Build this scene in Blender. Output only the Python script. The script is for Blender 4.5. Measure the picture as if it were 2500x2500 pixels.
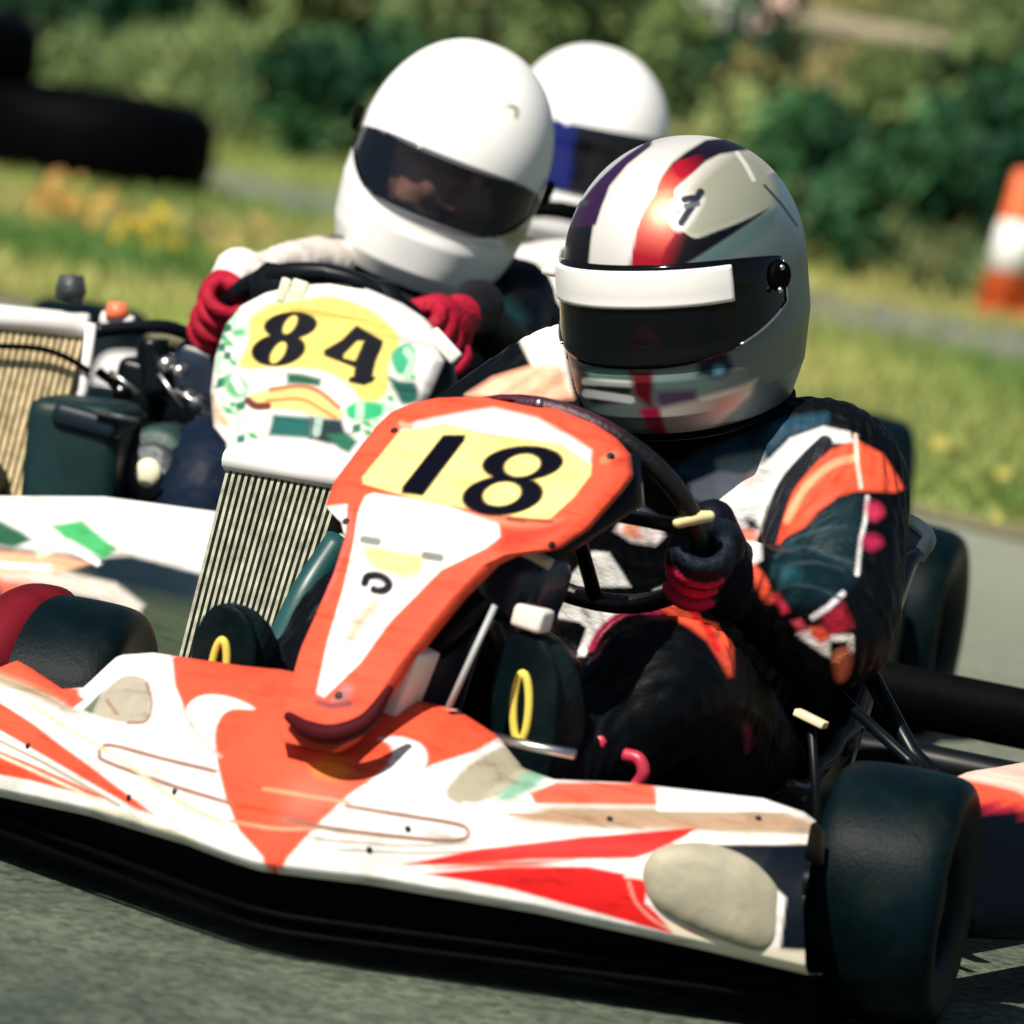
import bpy, bmesh, math, random
import numpy as np
from math import sin, cos, pi, radians, sqrt, atan2, exp
from mathutils import Matrix, Vector

for o in list(bpy.data.objects):
    bpy.data.objects.remove(o)
SC = bpy.context.scene
COL = SC.collection
rng = np.random.default_rng(18)
random.seed(18)

# ------------------------------------------------------------------ camera, sky, sun, exposure
cam = bpy.data.cameras.new('camera')
cam.sensor_width = 36.0
cam.lens = 275.8
cam.clip_start = 0.1
cam.clip_end = 2000.0
cam.dof.use_dof = True
cam.dof.focus_distance = 8.4
cam.dof.aperture_fstop = 6.3
camo = bpy.data.objects.new('camera', cam)
COL.objects.link(camo)
camo.matrix_world = Matrix([[0.989016, -0.147809, -0.0, 0.0], [0.013653, 0.091356, -0.995725, -7.9658], [0.147177, 0.984788, 0.092371, 1.17396]] + [[0, 0, 0, 1]])
SC.camera = camo

SUN_AZ = (-0.53, -0.85)
SUN_EL = radians(50)
w = bpy.data.worlds.new('World')
SC.world = w
w.use_nodes = True
nt = w.node_tree
bg = nt.nodes['Background']
sky = nt.nodes.new('ShaderNodeTexSky')
sky.sky_type = 'NISHITA'
sky.sun_disc = False
sky.sun_elevation = SUN_EL
sky.sun_rotation = atan2(SUN_AZ[0], SUN_AZ[1])
nt.links.new(sky.outputs[0], bg.inputs[0])
bg.inputs[1].default_value = 0.05

sd = bpy.data.lights.new('sun', 'SUN')
sd.energy = 5.0
sd.angle = radians(0.5)
sd.color = (1.0, 0.93, 0.82)
suno = bpy.data.objects.new('sun', sd)
COL.objects.link(suno)
n_ = sqrt(SUN_AZ[0]**2 + SUN_AZ[1]**2)
sdir = Vector((SUN_AZ[0]/n_*cos(SUN_EL), SUN_AZ[1]/n_*cos(SUN_EL), sin(SUN_EL)))
suno.rotation_euler = sdir.to_track_quat('Z', 'Y').to_euler()
suno.location = (-6, -6, 12)

SC.view_settings.view_transform = 'Standard'
SC.view_settings.look = 'None'
SC.view_settings.exposure = 0.4
SC.view_settings.gamma = 1.0
SC.view_settings.use_curve_mapping = False
SC.render.engine = 'CYCLES'
SC.cycles.max_bounces = 6

# ------------------------------------------------------------------ helpers
def add(name, VF, mat=None, parent=None, smooth=True, kind=None, label=None):
    V, F = VF
    me = bpy.data.meshes.new(name)
    me.from_pydata([tuple(map(float, v)) for v in V] if not isinstance(V, np.ndarray) else V.tolist(), [], F)
    me.update()
    if smooth:
        me.polygons.foreach_set('use_smooth', [True]*len(me.polygons))
    if mat is not None:
        me.materials.append(mat)
    o = bpy.data.objects.new(name, me)
    COL.objects.link(o)
    if parent is not None:
        o.parent = parent
    if kind:
        o['kind'] = kind
    if label:
        o['label'] = label
    return o

def empty(name, loc=(0, 0, 0), rz=0.0, label=None, cat=None, group=None, parent=None):
    o = bpy.data.objects.new(name, None)
    COL.objects.link(o)
    o.location = loc
    o.rotation_euler = (0, 0, rz)
    o.empty_display_size = 0.1
    if parent is not None:
        o.parent = parent
    tag(o, label, cat, group)
    return o

def tag(o, label=None, cat=None, group=None, kind=None):
    if label: o['label'] = label
    if cat: o['category'] = cat
    if group: o['group'] = group
    if kind: o['kind'] = kind
    return o

def dup(o, parent=None):
    c = o.copy()
    COL.objects.link(c)
    c.parent = parent
    for ch in list(o.children):
        dup(ch, c)
    return c

def join(*parts):
    V = []; F = []
    for v, f in parts:
        k = len(V)
        V.extend([tuple(p) for p in v])
        F.extend([tuple(i + k for i in q) for q in f])
    return V, F

def grid(P, wrap=False, flip=False):
    P = np.asarray(P, float)
    m, n = P.shape[:2]
    F = []
    for i in range(m - 1):
        for j in range(n if wrap else n - 1):
            j2 = (j + 1) % n
            q = (i*n + j, i*n + j2, (i+1)*n + j2, (i+1)*n + j)
            F.append(q[::-1] if flip else q)
    return P.reshape(-1, 3), F

def catmull(pts, n=8):
    P = np.asarray(pts, float)
    if len(P) < 3 or n < 2:
        return P
    Q = np.vstack([2*P[0] - P[1], P, 2*P[-1] - P[-2]])
    out = []
    for i in range(1, len(Q) - 2):
        for k in range(n):
            t = k/n
            a, b, c, d = Q[i-1], Q[i], Q[i+1], Q[i+2]
            out.append(.5*((2*b) + (-a + c)*t + (2*a - 5*b + 4*c - d)*t*t + (-a + 3*b - 3*c + d)*t**3))
    out.append(P[-1])
    return np.array(out)

def tube(pts, r, seg=10, n=0, closed=False, round_caps=False):
    P = np.asarray(pts, float)
    R = np.full(len(P), r, float) if np.isscalar(r) else np.asarray(r, float)
    if n:
        Q = catmull(np.column_stack([P, R]), n)
        P, R = Q[:, :3], Q[:, 3]
    T = np.gradient(P, axis=0)
    if closed:
        T = np.roll(P, -1, 0) - np.roll(P, 1, 0)
    T /= np.linalg.norm(T, axis=1)[:, None] + 1e-12
    if round_caps and not closed:
        k = 5
        a = np.linspace(0, pi/2, k + 1)[:-1]
        P0 = np.array([P[0] - T[0]*R[0]*cos(t) for t in a]); R0 = np.array([max(R[0]*sin(t), R[0]*.02) for t in a])
        P1 = np.array([P[-1] + T[-1]*R[-1]*cos(t) for t in a])[::-1]; R1 = np.array([max(R[-1]*sin(t), R[-1]*.02) for t in a])[::-1]
        T = np.vstack([np.repeat(T[:1], k, 0), T, np.repeat(T[-1:], k, 0)])
        P = np.vstack([P0, P, P1]); R = np.concatenate([R0, R, R1])
    up = np.array([0, 0, 1.0])
    if abs(T[0] @ up) > .9:
        up = np.array([1.0, 0, 0])
    u = np.cross(T[0], up); u /= np.linalg.norm(u)
    rings = []
    for i in range(len(P)):
        u = u - T[i]*(u @ T[i]); u /= np.linalg.norm(u)
        v = np.cross(T[i], u)
        a = np.arange(seg)/seg*2*pi
        rings.append(P[i] + R[i]*(np.cos(a)[:, None]*u + np.sin(a)[:, None]*v))
    G = np.array(rings)
    if closed:
        G = np.concatenate([G, G[:1]])
    V, F = grid(G, wrap=True, flip=True)
    if not closed:
        m = len(G)
        F.append(tuple(range(seg)))
        F.append(tuple(reversed(range((m-1)*seg, m*seg))))
    return V, F

def lathe(prof, axis='x', seg=48, c=(0, 0, 0)):
    a = np.arange(seg)/seg*2*pi
    G = []
    for r, h in prof:
        if axis == 'x': G.append(np.column_stack([np.full(seg, h), r*np.cos(a), r*np.sin(a)]))
        elif axis == 'z': G.append(np.column_stack([r*np.cos(a), r*np.sin(a), np.full(seg, h)]))
        else: G.append(np.column_stack([r*np.cos(a), np.full(seg, h), r*np.sin(a)]))
    return grid(np.array(G) + np.array(c), wrap=True)

def box(c, s, bev=0.0, rot=None, seg=2):
    bm = bmesh.new()
    bmesh.ops.create_cube(bm, size=1.0)
    bmesh.ops.scale(bm, vec=s, verts=bm.verts)
    if bev:
        bmesh.ops.bevel(bm, geom=bm.edges[:], offset=bev, segments=seg, profile=.6, affect='EDGES')
    if rot is not None:
        bmesh.ops.transform(bm, matrix=rot.to_4x4(), verts=bm.verts)
    bmesh.ops.translate(bm, vec=c, verts=bm.verts)
    V = [tuple(v.co) for v in bm.verts]
    F = [tuple(v.index for v in f.verts) for f in bm.faces]
    bm.free()
    return V, F

def blob(c, s, seg=16, rings=10, rot=None):
    th = np.linspace(0.02, pi - .02, rings); a = np.arange(seg)/seg*2*pi
    G = np.array([[(s[0]*sin(t)*cos(b), s[1]*sin(t)*sin(b), s[2]*cos(t)) for b in a] for t in th])
    if rot is not None:
        G = G @ np.array(rot.to_3x3()).T
    V, F = grid(G + np.array(c), wrap=True)
    F.append(tuple(range(seg))); F.append(tuple(reversed(range((rings-1)*seg, rings*seg))))
    return V, F

def loft(rings):
    V, F = grid(np.array(rings), wrap=True)
    n = len(rings[0]); m = len(rings)
    F.append(tuple(range(n))[::-1]); F.append(tuple(range((m-1)*n, m*n)))
    return V, F

def ell(c, rx, ry, n=28, tilt=0.0, p=2.3):
    a = np.arange(n)/n*2*pi
    x = np.sign(np.cos(a))*np.abs(np.cos(a))**(2/p)*rx
    y = np.sign(np.sin(a))*np.abs(np.sin(a))**(2/p)*ry
    return np.column_stack([c[0] + x, c[1] + y, c[2] + y*tilt])

def remesh(parts, voxel, smooth_it=6, disp=None, sub=0):
    V, F = join(*parts)
    me = bpy.data.meshes.new('work'); me.from_pydata(V, [], F); me.update()
    bm = bmesh.new(); bm.from_mesh(me); bmesh.ops.recalc_face_normals(bm, faces=bm.faces[:]); bm.to_mesh(me); bm.free()
    o = bpy.data.objects.new('work', me); COL.objects.link(o)
    m = o.modifiers.new('r', 'REMESH'); m.mode = 'VOXEL'; m.voxel_size = voxel
    s = o.modifiers.new('s', 'SMOOTH'); s.iterations = smooth_it; s.factor = .5
    if sub:
        b_ = o.modifiers.new('u', 'SUBSURF'); b_.levels = sub; b_.render_levels = sub
    dg = bpy.context.evaluated_depsgraph_get(); dg.update()
    e = o.evaluated_get(dg).to_mesh()
    n = len(e.vertices)
    V = np.empty(n*3); e.vertices.foreach_get('co', V); V = V.reshape(-1, 3)
    N = np.empty(n*3); e.vertex_normals.foreach_get('vector', N); N = N.reshape(-1, 3)
    F = [tuple(p.vertices) for p in e.polygons]
    o.evaluated_get(dg).to_mesh_clear()
    bpy.data.objects.remove(o)
    bpy.data.meshes.remove(me)
    if disp is not None:
        V = V + N*disp(V)[:, None]
    return V, F

# ---- printed and dyed colour: polygons in a flat chart, stored per vertex
def sdf(P, poly):
    poly = np.asarray(poly, float)
    d = np.full(len(P), 1e9); inside = np.zeros(len(P), bool)
    for i in range(len(poly)):
        a = poly[i]; b = poly[(i+1) % len(poly)]
        e = b - a; w_ = P - a
        t = np.clip((w_ @ e)/(e @ e + 1e-15), 0, 1)
        q = w_ - t[:, None]*e
        d = np.minimum(d, (q*q).sum(1))
        c = ((a[1] <= P[:, 1]) & (b[1] > P[:, 1])) | ((b[1] <= P[:, 1]) & (a[1] > P[:, 1]))
        xx = a[0] + (P[:, 1] - a[1])/((b[1] - a[1]) if b[1] != a[1] else 1e-12)*e[0]
        inside ^= c & (P[:, 0] < xx)
    d = np.sqrt(d)
    return np.where(inside, -d, d)

def ldist(P, pts):
    pts = np.asarray(pts, float); d = np.full(len(P), 1e9)
    for i in range(len(pts) - 1):
        a, b = pts[i], pts[i+1]; e = b - a; w_ = P - a
        t = np.clip((w_ @ e)/(e @ e + 1e-15), 0, 1)
        q = w_ - t[:, None]*e
        d = np.minimum(d, (q*q).sum(1))
    return np.sqrt(d)

def roundpoly(pts, n=5):
    P = np.asarray(pts, float); m = len(P); out = []
    for i in range(m):
        a, b, c, d = P[i-1], P[i], P[(i+1) % m], P[(i+2) % m]
        for k in range(n):
            t = k/n
            out.append(.5*((2*b) + (-a + c)*t + (2*a - 5*b + 4*c - d)*t*t + (-a + 3*b - 3*c + d)*t**3))
    return np.array(out)

def paint(o, base, axes, layers, soft=.0012, front_only=False):
    me = o.data; n = len(me.vertices)
    V = np.empty(n*3); me.vertices.foreach_get('co', V); V = V.reshape(-1, 3)
    U = np.column_stack([V @ np.array(axes[0]), V @ np.array(axes[1])])
    C = np.tile(np.array(base, float), (n, 1)) if np.ndim(base) == 1 else np.array(base, float)
    ok = np.ones(n, bool)
    if front_only:
        N = np.empty(n*3); me.vertex_normals.foreach_get('vector', N); N = N.reshape(-1, 3)
        ok = N @ np.cross(axes[0], axes[1]) > -.02
    for L in layers:
        kind = L[0]; pts = np.asarray(L[1], float)
        sf = soft
        if kind in 'sSG':
            pts = roundpoly(pts)
        m = .03
        idx = np.where(ok & (U[:, 0] > pts[:, 0].min() - m) & (U[:, 0] < pts[:, 0].max() + m) & (U[:, 1] > pts[:, 1].min() - m) & (U[:, 1] < pts[:, 1].max() + m))[0]
        if not len(idx): continue
        if kind == 'l':
            d = ldist(U[idx], pts) - L[2]; col = np.array(L[3], float)
        elif kind == 'L':
            d = ldist(U[idx], catmull(pts, 6)) - L[2]; col = np.array(L[3], float)
        else:
            d = sdf(U[idx], pts); col = np.array(L[2], float)
            if len(L) > 3 and np.isscalar(L[3]): sf = L[3]
        a = np.clip(.5 - d/(2*sf), 0, 1)[:, None]
        if kind in 'gG':   # airbrushed fade between two colours along a line
            p0, p1 = np.array(L[4][0]), np.array(L[4][1])
            t = np.clip(((U[idx] - p0) @ (p1 - p0))/((p1 - p0) @ (p1 - p0)), 0, 1)[:, None]
            col = np.array(L[2])*(1 - t) + np.array(L[3])*t
            sf = soft
        C[idx] = C[idx]*(1 - a) + col*a
    setcol(me, C)

def setcol(me, C):
    at = me.color_attributes.new('paint', 'FLOAT_COLOR', 'POINT')
    at.data.foreach_set('color', np.column_stack([C, np.ones(len(C))]).astype(np.float32).ravel())

# ---- materials
def mat(name, col=(.5, .5, .5), rough=.5, metal=0.0, attr=False, bump=0.0, bscale=60.0, var=.12, vscale=9.0, coat=0.0, spec=.5, stretch=None, dirt=None, trans=0.0, sheen=0.0, streak=None):
    m = bpy.data.materials.new(name); m.use_nodes = True
    t = m.node_tree; b = t.nodes['Principled BSDF']
    tc = t.nodes.new('ShaderNodeTexCoord')
    src = tc.outputs['Object']
    if stretch:
        mp = t.nodes.new('ShaderNodeMapping'); mp.inputs['Scale'].default_value = stretch
        t.links.new(src, mp.inputs[0]); src = mp.outputs[0]
    nz = t.nodes.new('ShaderNodeTexNoise'); nz.inputs['Scale'].default_value = vscale; nz.inputs['Detail'].default_value = 6
    t.links.new(src, nz.inputs['Vector'])
    if attr:
        a = t.nodes.new('ShaderNodeAttribute'); a.attribute_name = 'paint'; csrc = a.outputs['Color']
    else:
        a = t.nodes.new('ShaderNodeRGB'); a.outputs[0].default_value = (*col, 1); csrc = a.outputs[0]
    hs = t.nodes.new('ShaderNodeHueSaturation')
    mr = t.nodes.new('ShaderNodeMapRange'); mr.inputs[1].default_value = .3; mr.inputs[2].default_value = .7
    mr.inputs[3].default_value = 1 - var; mr.inputs[4].default_value = 1 + var
    t.links.new(nz.outputs[0], mr.inputs[0]); t.links.new(mr.outputs[0], hs.inputs['Value']); t.links.new(csrc, hs.inputs['Color'])
    out = hs.outputs[0]
    if dirt:
        n2 = t.nodes.new('ShaderNodeTexNoise'); n2.inputs['Scale'].default_value = dirt[1]; n2.inputs['Detail'].default_value = 9; n2.inputs['Roughness'].default_value = .7
        t.links.new(tc.outputs['Object'], n2.inputs['Vector'])
        r2 = t.nodes.new('ShaderNodeMapRange'); r2.inputs[1].default_value = .48; r2.inputs[2].default_value = .75; r2.inputs[4].default_value = dirt[2]
        t.links.new(n2.outputs[0], r2.inputs[0])
        mx = t.nodes.new('ShaderNodeMix'); mx.data_type = 'RGBA'; mx.blend_type = dirt[3] if len(dirt) > 3 else 'MIX'
        t.links.new(r2.outputs[0], mx.inputs[0]); t.links.new(out, mx.inputs[6]); mx.inputs[7].default_value = (*dirt[0], 1)
        out = mx.outputs[2]
    if streak:   # fine scratches and wiped-on grime running along the panel
        mp3 = t.nodes.new('ShaderNodeMapping'); mp3.inputs['Scale'].default_value = streak[1]
        n3 = t.nodes.new('ShaderNodeTexNoise'); n3.inputs['Scale'].default_value = 1.0; n3.inputs['Detail'].default_value = 5; n3.inputs['Roughness'].default_value = .65
        t.links.new(tc.outputs['Object'], mp3.inputs[0]); t.links.new(mp3.outputs[0], n3.inputs['Vector'])
        r3 = t.nodes.new('ShaderNodeMapRange'); r3.inputs[1].default_value = .52; r3.inputs[2].default_value = .72; r3.inputs[4].default_value = streak[2]
        t.links.new(n3.outputs[0], r3.inputs[0])
        m3 = t.nodes.new('ShaderNodeMix'); m3.data_type = 'RGBA'; m3.blend_type = 'MULTIPLY'
        t.links.new(r3.outputs[0], m3.inputs[0]); t.links.new(out, m3.inputs[6]); m3.inputs[7].default_value = (*streak[0], 1)
        out = m3.outputs[2]
    t.links.new(out, b.inputs['Base Color'])
    b.inputs['Roughness'].default_value = rough
    b.inputs['Metallic'].default_value = metal
    b.inputs['Coat Weight'].default_value = coat
    b.inputs['Specular IOR Level'].default_value = spec
    b.inputs['Transmission Weight'].default_value = trans
    if sheen: b.inputs['Sheen Weight'].default_value = sheen
    if rough < .6:
        rr = t.nodes.new('ShaderNodeMapRange'); rr.inputs[3].default_value = rough*.8; rr.inputs[4].default_value = min(1, rough*1.3)
        t.links.new(nz.outputs[0], rr.inputs[0]); t.links.new(rr.outputs[0], b.inputs['Roughness'])
    if bump:
        nb = t.nodes.new('ShaderNodeTexNoise'); nb.inputs['Scale'].default_value = bscale; nb.inputs['Detail'].default_value = 4
        t.links.new(src, nb.inputs['Vector'])
        bp = t.nodes.new('ShaderNodeBump'); bp.inputs['Strength'].default_value = bump; bp.inputs['Distance'].default_value = .01
        t.links.new(nb.outputs[0], bp.inputs['Height']); t.links.new(bp.outputs[0], b.inputs['Normal'])
    return m

WHITE = (.80, .79, .77); ORANGE = (.76, .088, .042); RED = (.66, .02, .018); BEIGE = (.46, .42, .32); YEL = (.84, .70, .24)
BLACK = (.002, .002, .003); NAVY = (.008, .016, .030); GREEN = (.06, .38, .13); MINT = (.45, .72, .52)
M_paint = mat('painted_plastic', attr=True, rough=.42, var=.06, vscale=14, bump=.03, bscale=25, dirt=((.62, .58, .50), 13, .75, 'MULTIPLY'), spec=.12, streak=((.50, .42, .34), (5, 40, 110), .75))
M_shell = mat('helmet_paint', attr=True, rough=.42, var=.04, coat=0.0, spec=.22)
M_shell18 = mat('metallic_helmet_paint', attr=True, rough=.38, metal=.35, var=.05, spec=.3)
M_suit = mat('race_suit', attr=True, rough=.5, var=.25, vscale=22, bump=.35, bscale=30, stretch=(1, 1, 1.8), spec=.10)
M_glove = mat('glove_leather', attr=True, rough=.6, var=.2, vscale=40, bump=.4, bscale=120, spec=.15)
M_rubber = mat('tyre_rubber', (.0012, .0058, .0080), rough=.42, var=.35, vscale=16, bump=.10, bscale=260, dirt=((.045, .050, .028), 13, .18), spec=.06)
M_black = mat('black_plastic', (.001,.0012,.0016), rough=.6, var=.3, vscale=25, bump=.1, bscale=90, spec=.03)
M_gloss = mat('black_fibreglass', (.002, .004, .006), rough=.3, var=.2, vscale=10, spec=.2)
M_steel = mat('brushed_steel', (.55, .55, .54), rough=.32, metal=1.0, var=.2, vscale=40)
M_dark_steel = mat('dark_painted_steel', (.003, .004, .005), rough=.4, var=.3, vscale=30, spec=.2)
M_visor = mat('dark_visor', (.002, .0025, .004), rough=.1, var=.1, spec=.22)
M_cast = mat('cast_engine_metal', (.045, .055, .06), rough=.45, metal=.3, var=.4, vscale=40, bump=.3, bscale=90)
M_skin = mat('skin', (.62, .32, .23), rough=.55, var=.12, vscale=20)
M_wrim = mat('wheel_grip', attr=True, rough=.45, var=.3, vscale=40, bump=.2, bscale=150)
M_alloy = mat('fin_alloy', (.34, .36, .33), rough=.45, metal=.6, var=.3, vscale=60)

# ------------------------------------------------------------------ the setting
def bank_s(x, y): return (y + 1.16*x - 13.35)/1.532
def hgt(x, y):
    s = np.maximum(bank_s(x, y), 0)
    z = 2.6*(1 - np.exp(-s*.24/2.6*1.25))
    z += np.where(s > 0, .035*np.sin(x*5.1 + y*2.3)*np.minimum(s, 1), 0)
    return z
def road_s(x, y): return (y + 1.0*x - 6.52)/1.414

def ground_mat():
    m = bpy.data.materials.new('grass_soil'); m.use_nodes = True
    t = m.node_tree; b = t.nodes['Principled BSDF']; b.inputs['Roughness'].default_value = .95; b.inputs['Specular IOR Level'].default_value = .1
    tc = t.nodes.new('ShaderNodeTexCoord'); n1 = t.nodes.new('ShaderNodeTexNoise'); n1.inputs['Scale'].default_value = 2.3; n1.inputs['Detail'].default_value = 8
    n2 = t.nodes.new('ShaderNodeTexNoise'); n2.inputs['Scale'].default_value = 26; n2.inputs['Detail'].default_value = 6
    t.links.new(tc.outputs['Object'], n1.inputs[0]); t.links.new(tc.outputs['Object'], n2.inputs[0])
    r = t.nodes.new('ShaderNodeValToRGB'); r.color_ramp.elements[0].position = .35; r.color_ramp.elements[0].color = (.035, .075, .02, 1)
    r.color_ramp.elements[1].position = .68; r.color_ramp.elements[1].color = (.17, .16, .05, 1)
    e = r.color_ramp.elements.new(.5); e.color = (.09, .115, .03, 1)
    mx = t.nodes.new('ShaderNodeMath'); mx.operation = 'MULTIPLY_ADD'; mx.inputs[1].default_value = .45
    m2 = t.nodes.new('ShaderNodeMath'); m2.operation = 'MULTIPLY'; m2.inputs[1].default_value = .6
    t.links.new(n1.outputs[0], m2.inputs[0]); t.links.new(n2.outputs[0], mx.inputs[0]); t.links.new(m2.outputs[0], mx.inputs[2])
    t.links.new(mx.outputs[0], r.inputs[0]); t.links.new(r.outputs[0], b.inputs['Base Color'])
    return m
def asphalt_mat(name, c0, c1, bump=.6, far_bright=0.0):
    m = bpy.data.materials.new(name); m.use_nodes = True
    t = m.node_tree; b = t.nodes['Principled BSDF']; b.inputs['Roughness'].default_value = .85; b.inputs['Specular IOR Level'].default_value = .25
    tc = t.nodes.new('ShaderNodeTexCoord')
    n1 = t.nodes.new('ShaderNodeTexNoise'); n1.inputs['Scale'].default_value = 7; n1.inputs['Detail'].default_value = 7
    n2 = t.nodes.new('ShaderNodeTexVoronoi'); n2.inputs['Scale'].default_value = 95
    n3 = t.nodes.new('ShaderNodeTexNoise'); n3.inputs['Scale'].default_value = 75; n3.inputs['Detail'].default_value = 8; n3.inputs['Roughness'].default_value = .75
    for n in (n1, n2, n3): t.links.new(tc.outputs['Object'], n.inputs['Vector'])
    a = t.nodes.new('ShaderNodeMath'); a.operation = 'MULTIPLY_ADD'; a.inputs[1].default_value = .5
    t.links.new(n1.outputs[0], a.inputs[0]); 
    k = t.nodes.new('ShaderNodeMath'); k.operation = 'MULTIPLY'; k.inputs[1].default_value = .5; t.links.new(n3.outputs[0], k.inputs[0]); t.links.new(k.outputs[0], a.inputs[2])
    r = t.nodes.new('ShaderNodeValToRGB'); r.color_ramp.elements[0].position = .3; r.color_ramp.elements[0].color = (*c0, 1)
    r.color_ramp.elements[1].position = .7; r.color_ramp.elements[1].color = (*c1, 1)
    t.links.new(a.outputs[0], r.inputs[0])
    r2 = t.nodes.new('ShaderNodeValToRGB'); r2.color_ramp.elements[0].color = (.35, .42, .40, 1); r2.color_ramp.elements[1].color = (1.6, 1.55, 1.45, 1)
    t.links.new(n2.outputs['Color'], r2.inputs[0])
    n5 = t.nodes.new('ShaderNodeTexNoise'); n5.inputs['Scale'].default_value = 2.2; n5.inputs['Detail'].default_value = 5
    mp = t.nodes.new('ShaderNodeMapping'); mp.inputs['Scale'].default_value = (1, .45, 1); mp.inputs['Rotation'].default_value = (0, 0, .5)
    t.links.new(tc.outputs['Object'], mp.inputs[0]); t.links.new(mp.outputs[0], n5.inputs['Vector'])
    r5 = t.nodes.new('ShaderNodeMapRange'); r5.inputs[1].default_value = .35; r5.inputs[2].default_value = .65; r5.inputs[3].default_value = .22; r5.inputs[4].default_value = .5
    t.links.new(n5.outputs[0], r5.inputs[0]); t.links.new(r5.outputs[0], a.inputs[1])
    mx = t.nodes.new('ShaderNodeMix'); mx.data_type = 'RGBA'; mx.blend_type = 'MULTIPLY'; mx.inputs[0].default_value = 1
    t.links.new(r.outputs[0], mx.inputs[6]); t.links.new(r2.outputs[0], mx.inputs[7])
    sx_ = t.nodes.new('ShaderNodeSeparateXYZ'); t.links.new(tc.outputs['Object'], sx_.inputs[0])
    ad = t.nodes.new('ShaderNodeMath'); ad.operation = 'ADD'; t.links.new(sx_.outputs[0], ad.inputs[0]); t.links.new(sx_.outputs[1], ad.inputs[1])
    rd = t.nodes.new('ShaderNodeMapRange'); rd.inputs[1].default_value = .9; rd.inputs[2].default_value = 5.6; rd.inputs[3].default_value = 0; rd.inputs[4].default_value = far_bright  # far track's grazing-angle brightness put into the colour, paler toward the edge
    t.links.new(ad.outputs[0], rd.inputs[0])
    dm = t.nodes.new('ShaderNodeMix'); dm.data_type = 'RGBA'; dm.inputs[7].default_value = (.33, .34, .26, 1)
    t.links.new(rd.outputs[0], dm.inputs[0]); t.links.new(mx.outputs[2], dm.inputs[6]); t.links.new(dm.outputs[2], b.inputs['Base Color'])
    bp = t.nodes.new('ShaderNodeBump'); bp.inputs['Strength'].default_value = bump; bp.inputs['Distance'].default_value = .006
    t.links.new(n3.outputs[0], bp.inputs['Height']); t.links.new(bp.outputs[0], b.inputs['Normal'])
    return m

xs = np.concatenate([np.linspace(-90, -8, 20), np.linspace(-7, 7, 90), np.linspace(8, 90, 20)])
ys_ = np.concatenate([np.linspace(-40, 4, 24), np.linspace(4.3, 24, 120), np.linspace(25, 160, 40)])
XX, YY = np.meshgrid(xs, ys_)
add('ground', grid(np.dstack([XX, YY, hgt(XX, YY)])), ground_mat(), kind='structure')
M_asph = asphalt_mat('worn_asphalt', (.045, .068, .054), (.19, .22, .165), .9, .75)
add('track', ([(-40, -38, .004), (44.52, -38, .004), (-23.48, 30, .004), (-40, 30, .004)], [(0, 1, 2, 3)]), M_asph, smooth=False, kind='structure')
# worn pale edge strip of the track and the gravel path in the verge
def strip(name, m, c0, c1, sl, z):
    pts = []
    for x in np.linspace(-9, 9, 60):
        j0, j1 = .03*sin(x*9) + .02*sin(x*23), .04*sin(x*7 + 1) + .02*sin(x*19)
        pts.append([(x, c0 - sl*x + j0, z), (x, c1 - sl*x + j1, z)])
    add(name, grid(np.array(pts), flip=True), m, kind='structure')
strip('track_edge', asphalt_mat('dusty_edge', (.16, .15, .08), (.26, .24, .13)), 6.38, 6.66, 1.0, .009)
strip('path', asphalt_mat('gravel_path', (.13, .14, .13), (.24, .25, .23)), 11.25, 12.45, .94, .009)

def noise2(x, y, s, seed=0):
    r = np.random.default_rng(seed); v = np.zeros_like(x)
    for k in range(7):
        a = r.uniform(0, 2*pi); f = s*r.uniform(.6, 1.9); v += np.sin((x*cos(a) + y*sin(a))*f + r.uniform(0, 6.28))
    return v/7*1.6

def leafset(P, size, up=.3, aspect=2.0, r=rng):
    """one bent quad-free leaf (2 triangles) per point"""
    n = len(P)
    d = r.normal(size=(n, 3)); d[:, 2] += up; d /= np.linalg.norm(d, axis=1)[:, None]
    e = np.cross(d, r.normal(size=(n, 3))); e /= np.linalg.norm(e, axis=1)[:, None]
    L = size[:, None]
    V = np.stack([P, P + d*L*.5 + e*L/aspect*.5, P + d*L, P + d*L*.5 - e*L/aspect*.5], 1).reshape(-1, 3)
    return V

def quads_obj(name, V, mat_, cols, k=4, parent=None, kind=None):
    n = len(V)//k
    me = bpy.data.meshes.new(name)
    me.vertices.add(len(V)); me.vertices.foreach_set('co', V.astype(np.float32).ravel())
    me.loops.add(len(V)); me.loops.foreach_set('vertex_index', np.arange(len(V), dtype=np.int32))
    me.polygons.add(n); me.polygons.foreach_set('loop_start', np.arange(n, dtype=np.int32)*k); me.polygons.foreach_set('loop_total', np.full(n, k, dtype=np.int32))
    me.update(calc_edges=True)
    setcol(me, np.repeat(cols, k, 0))
    me.materials.append(mat_)
    o = bpy.data.objects.new(name, me); COL.objects.link(o)
    if parent: o.parent = parent
    if kind: o['kind'] = kind
    return o

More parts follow.
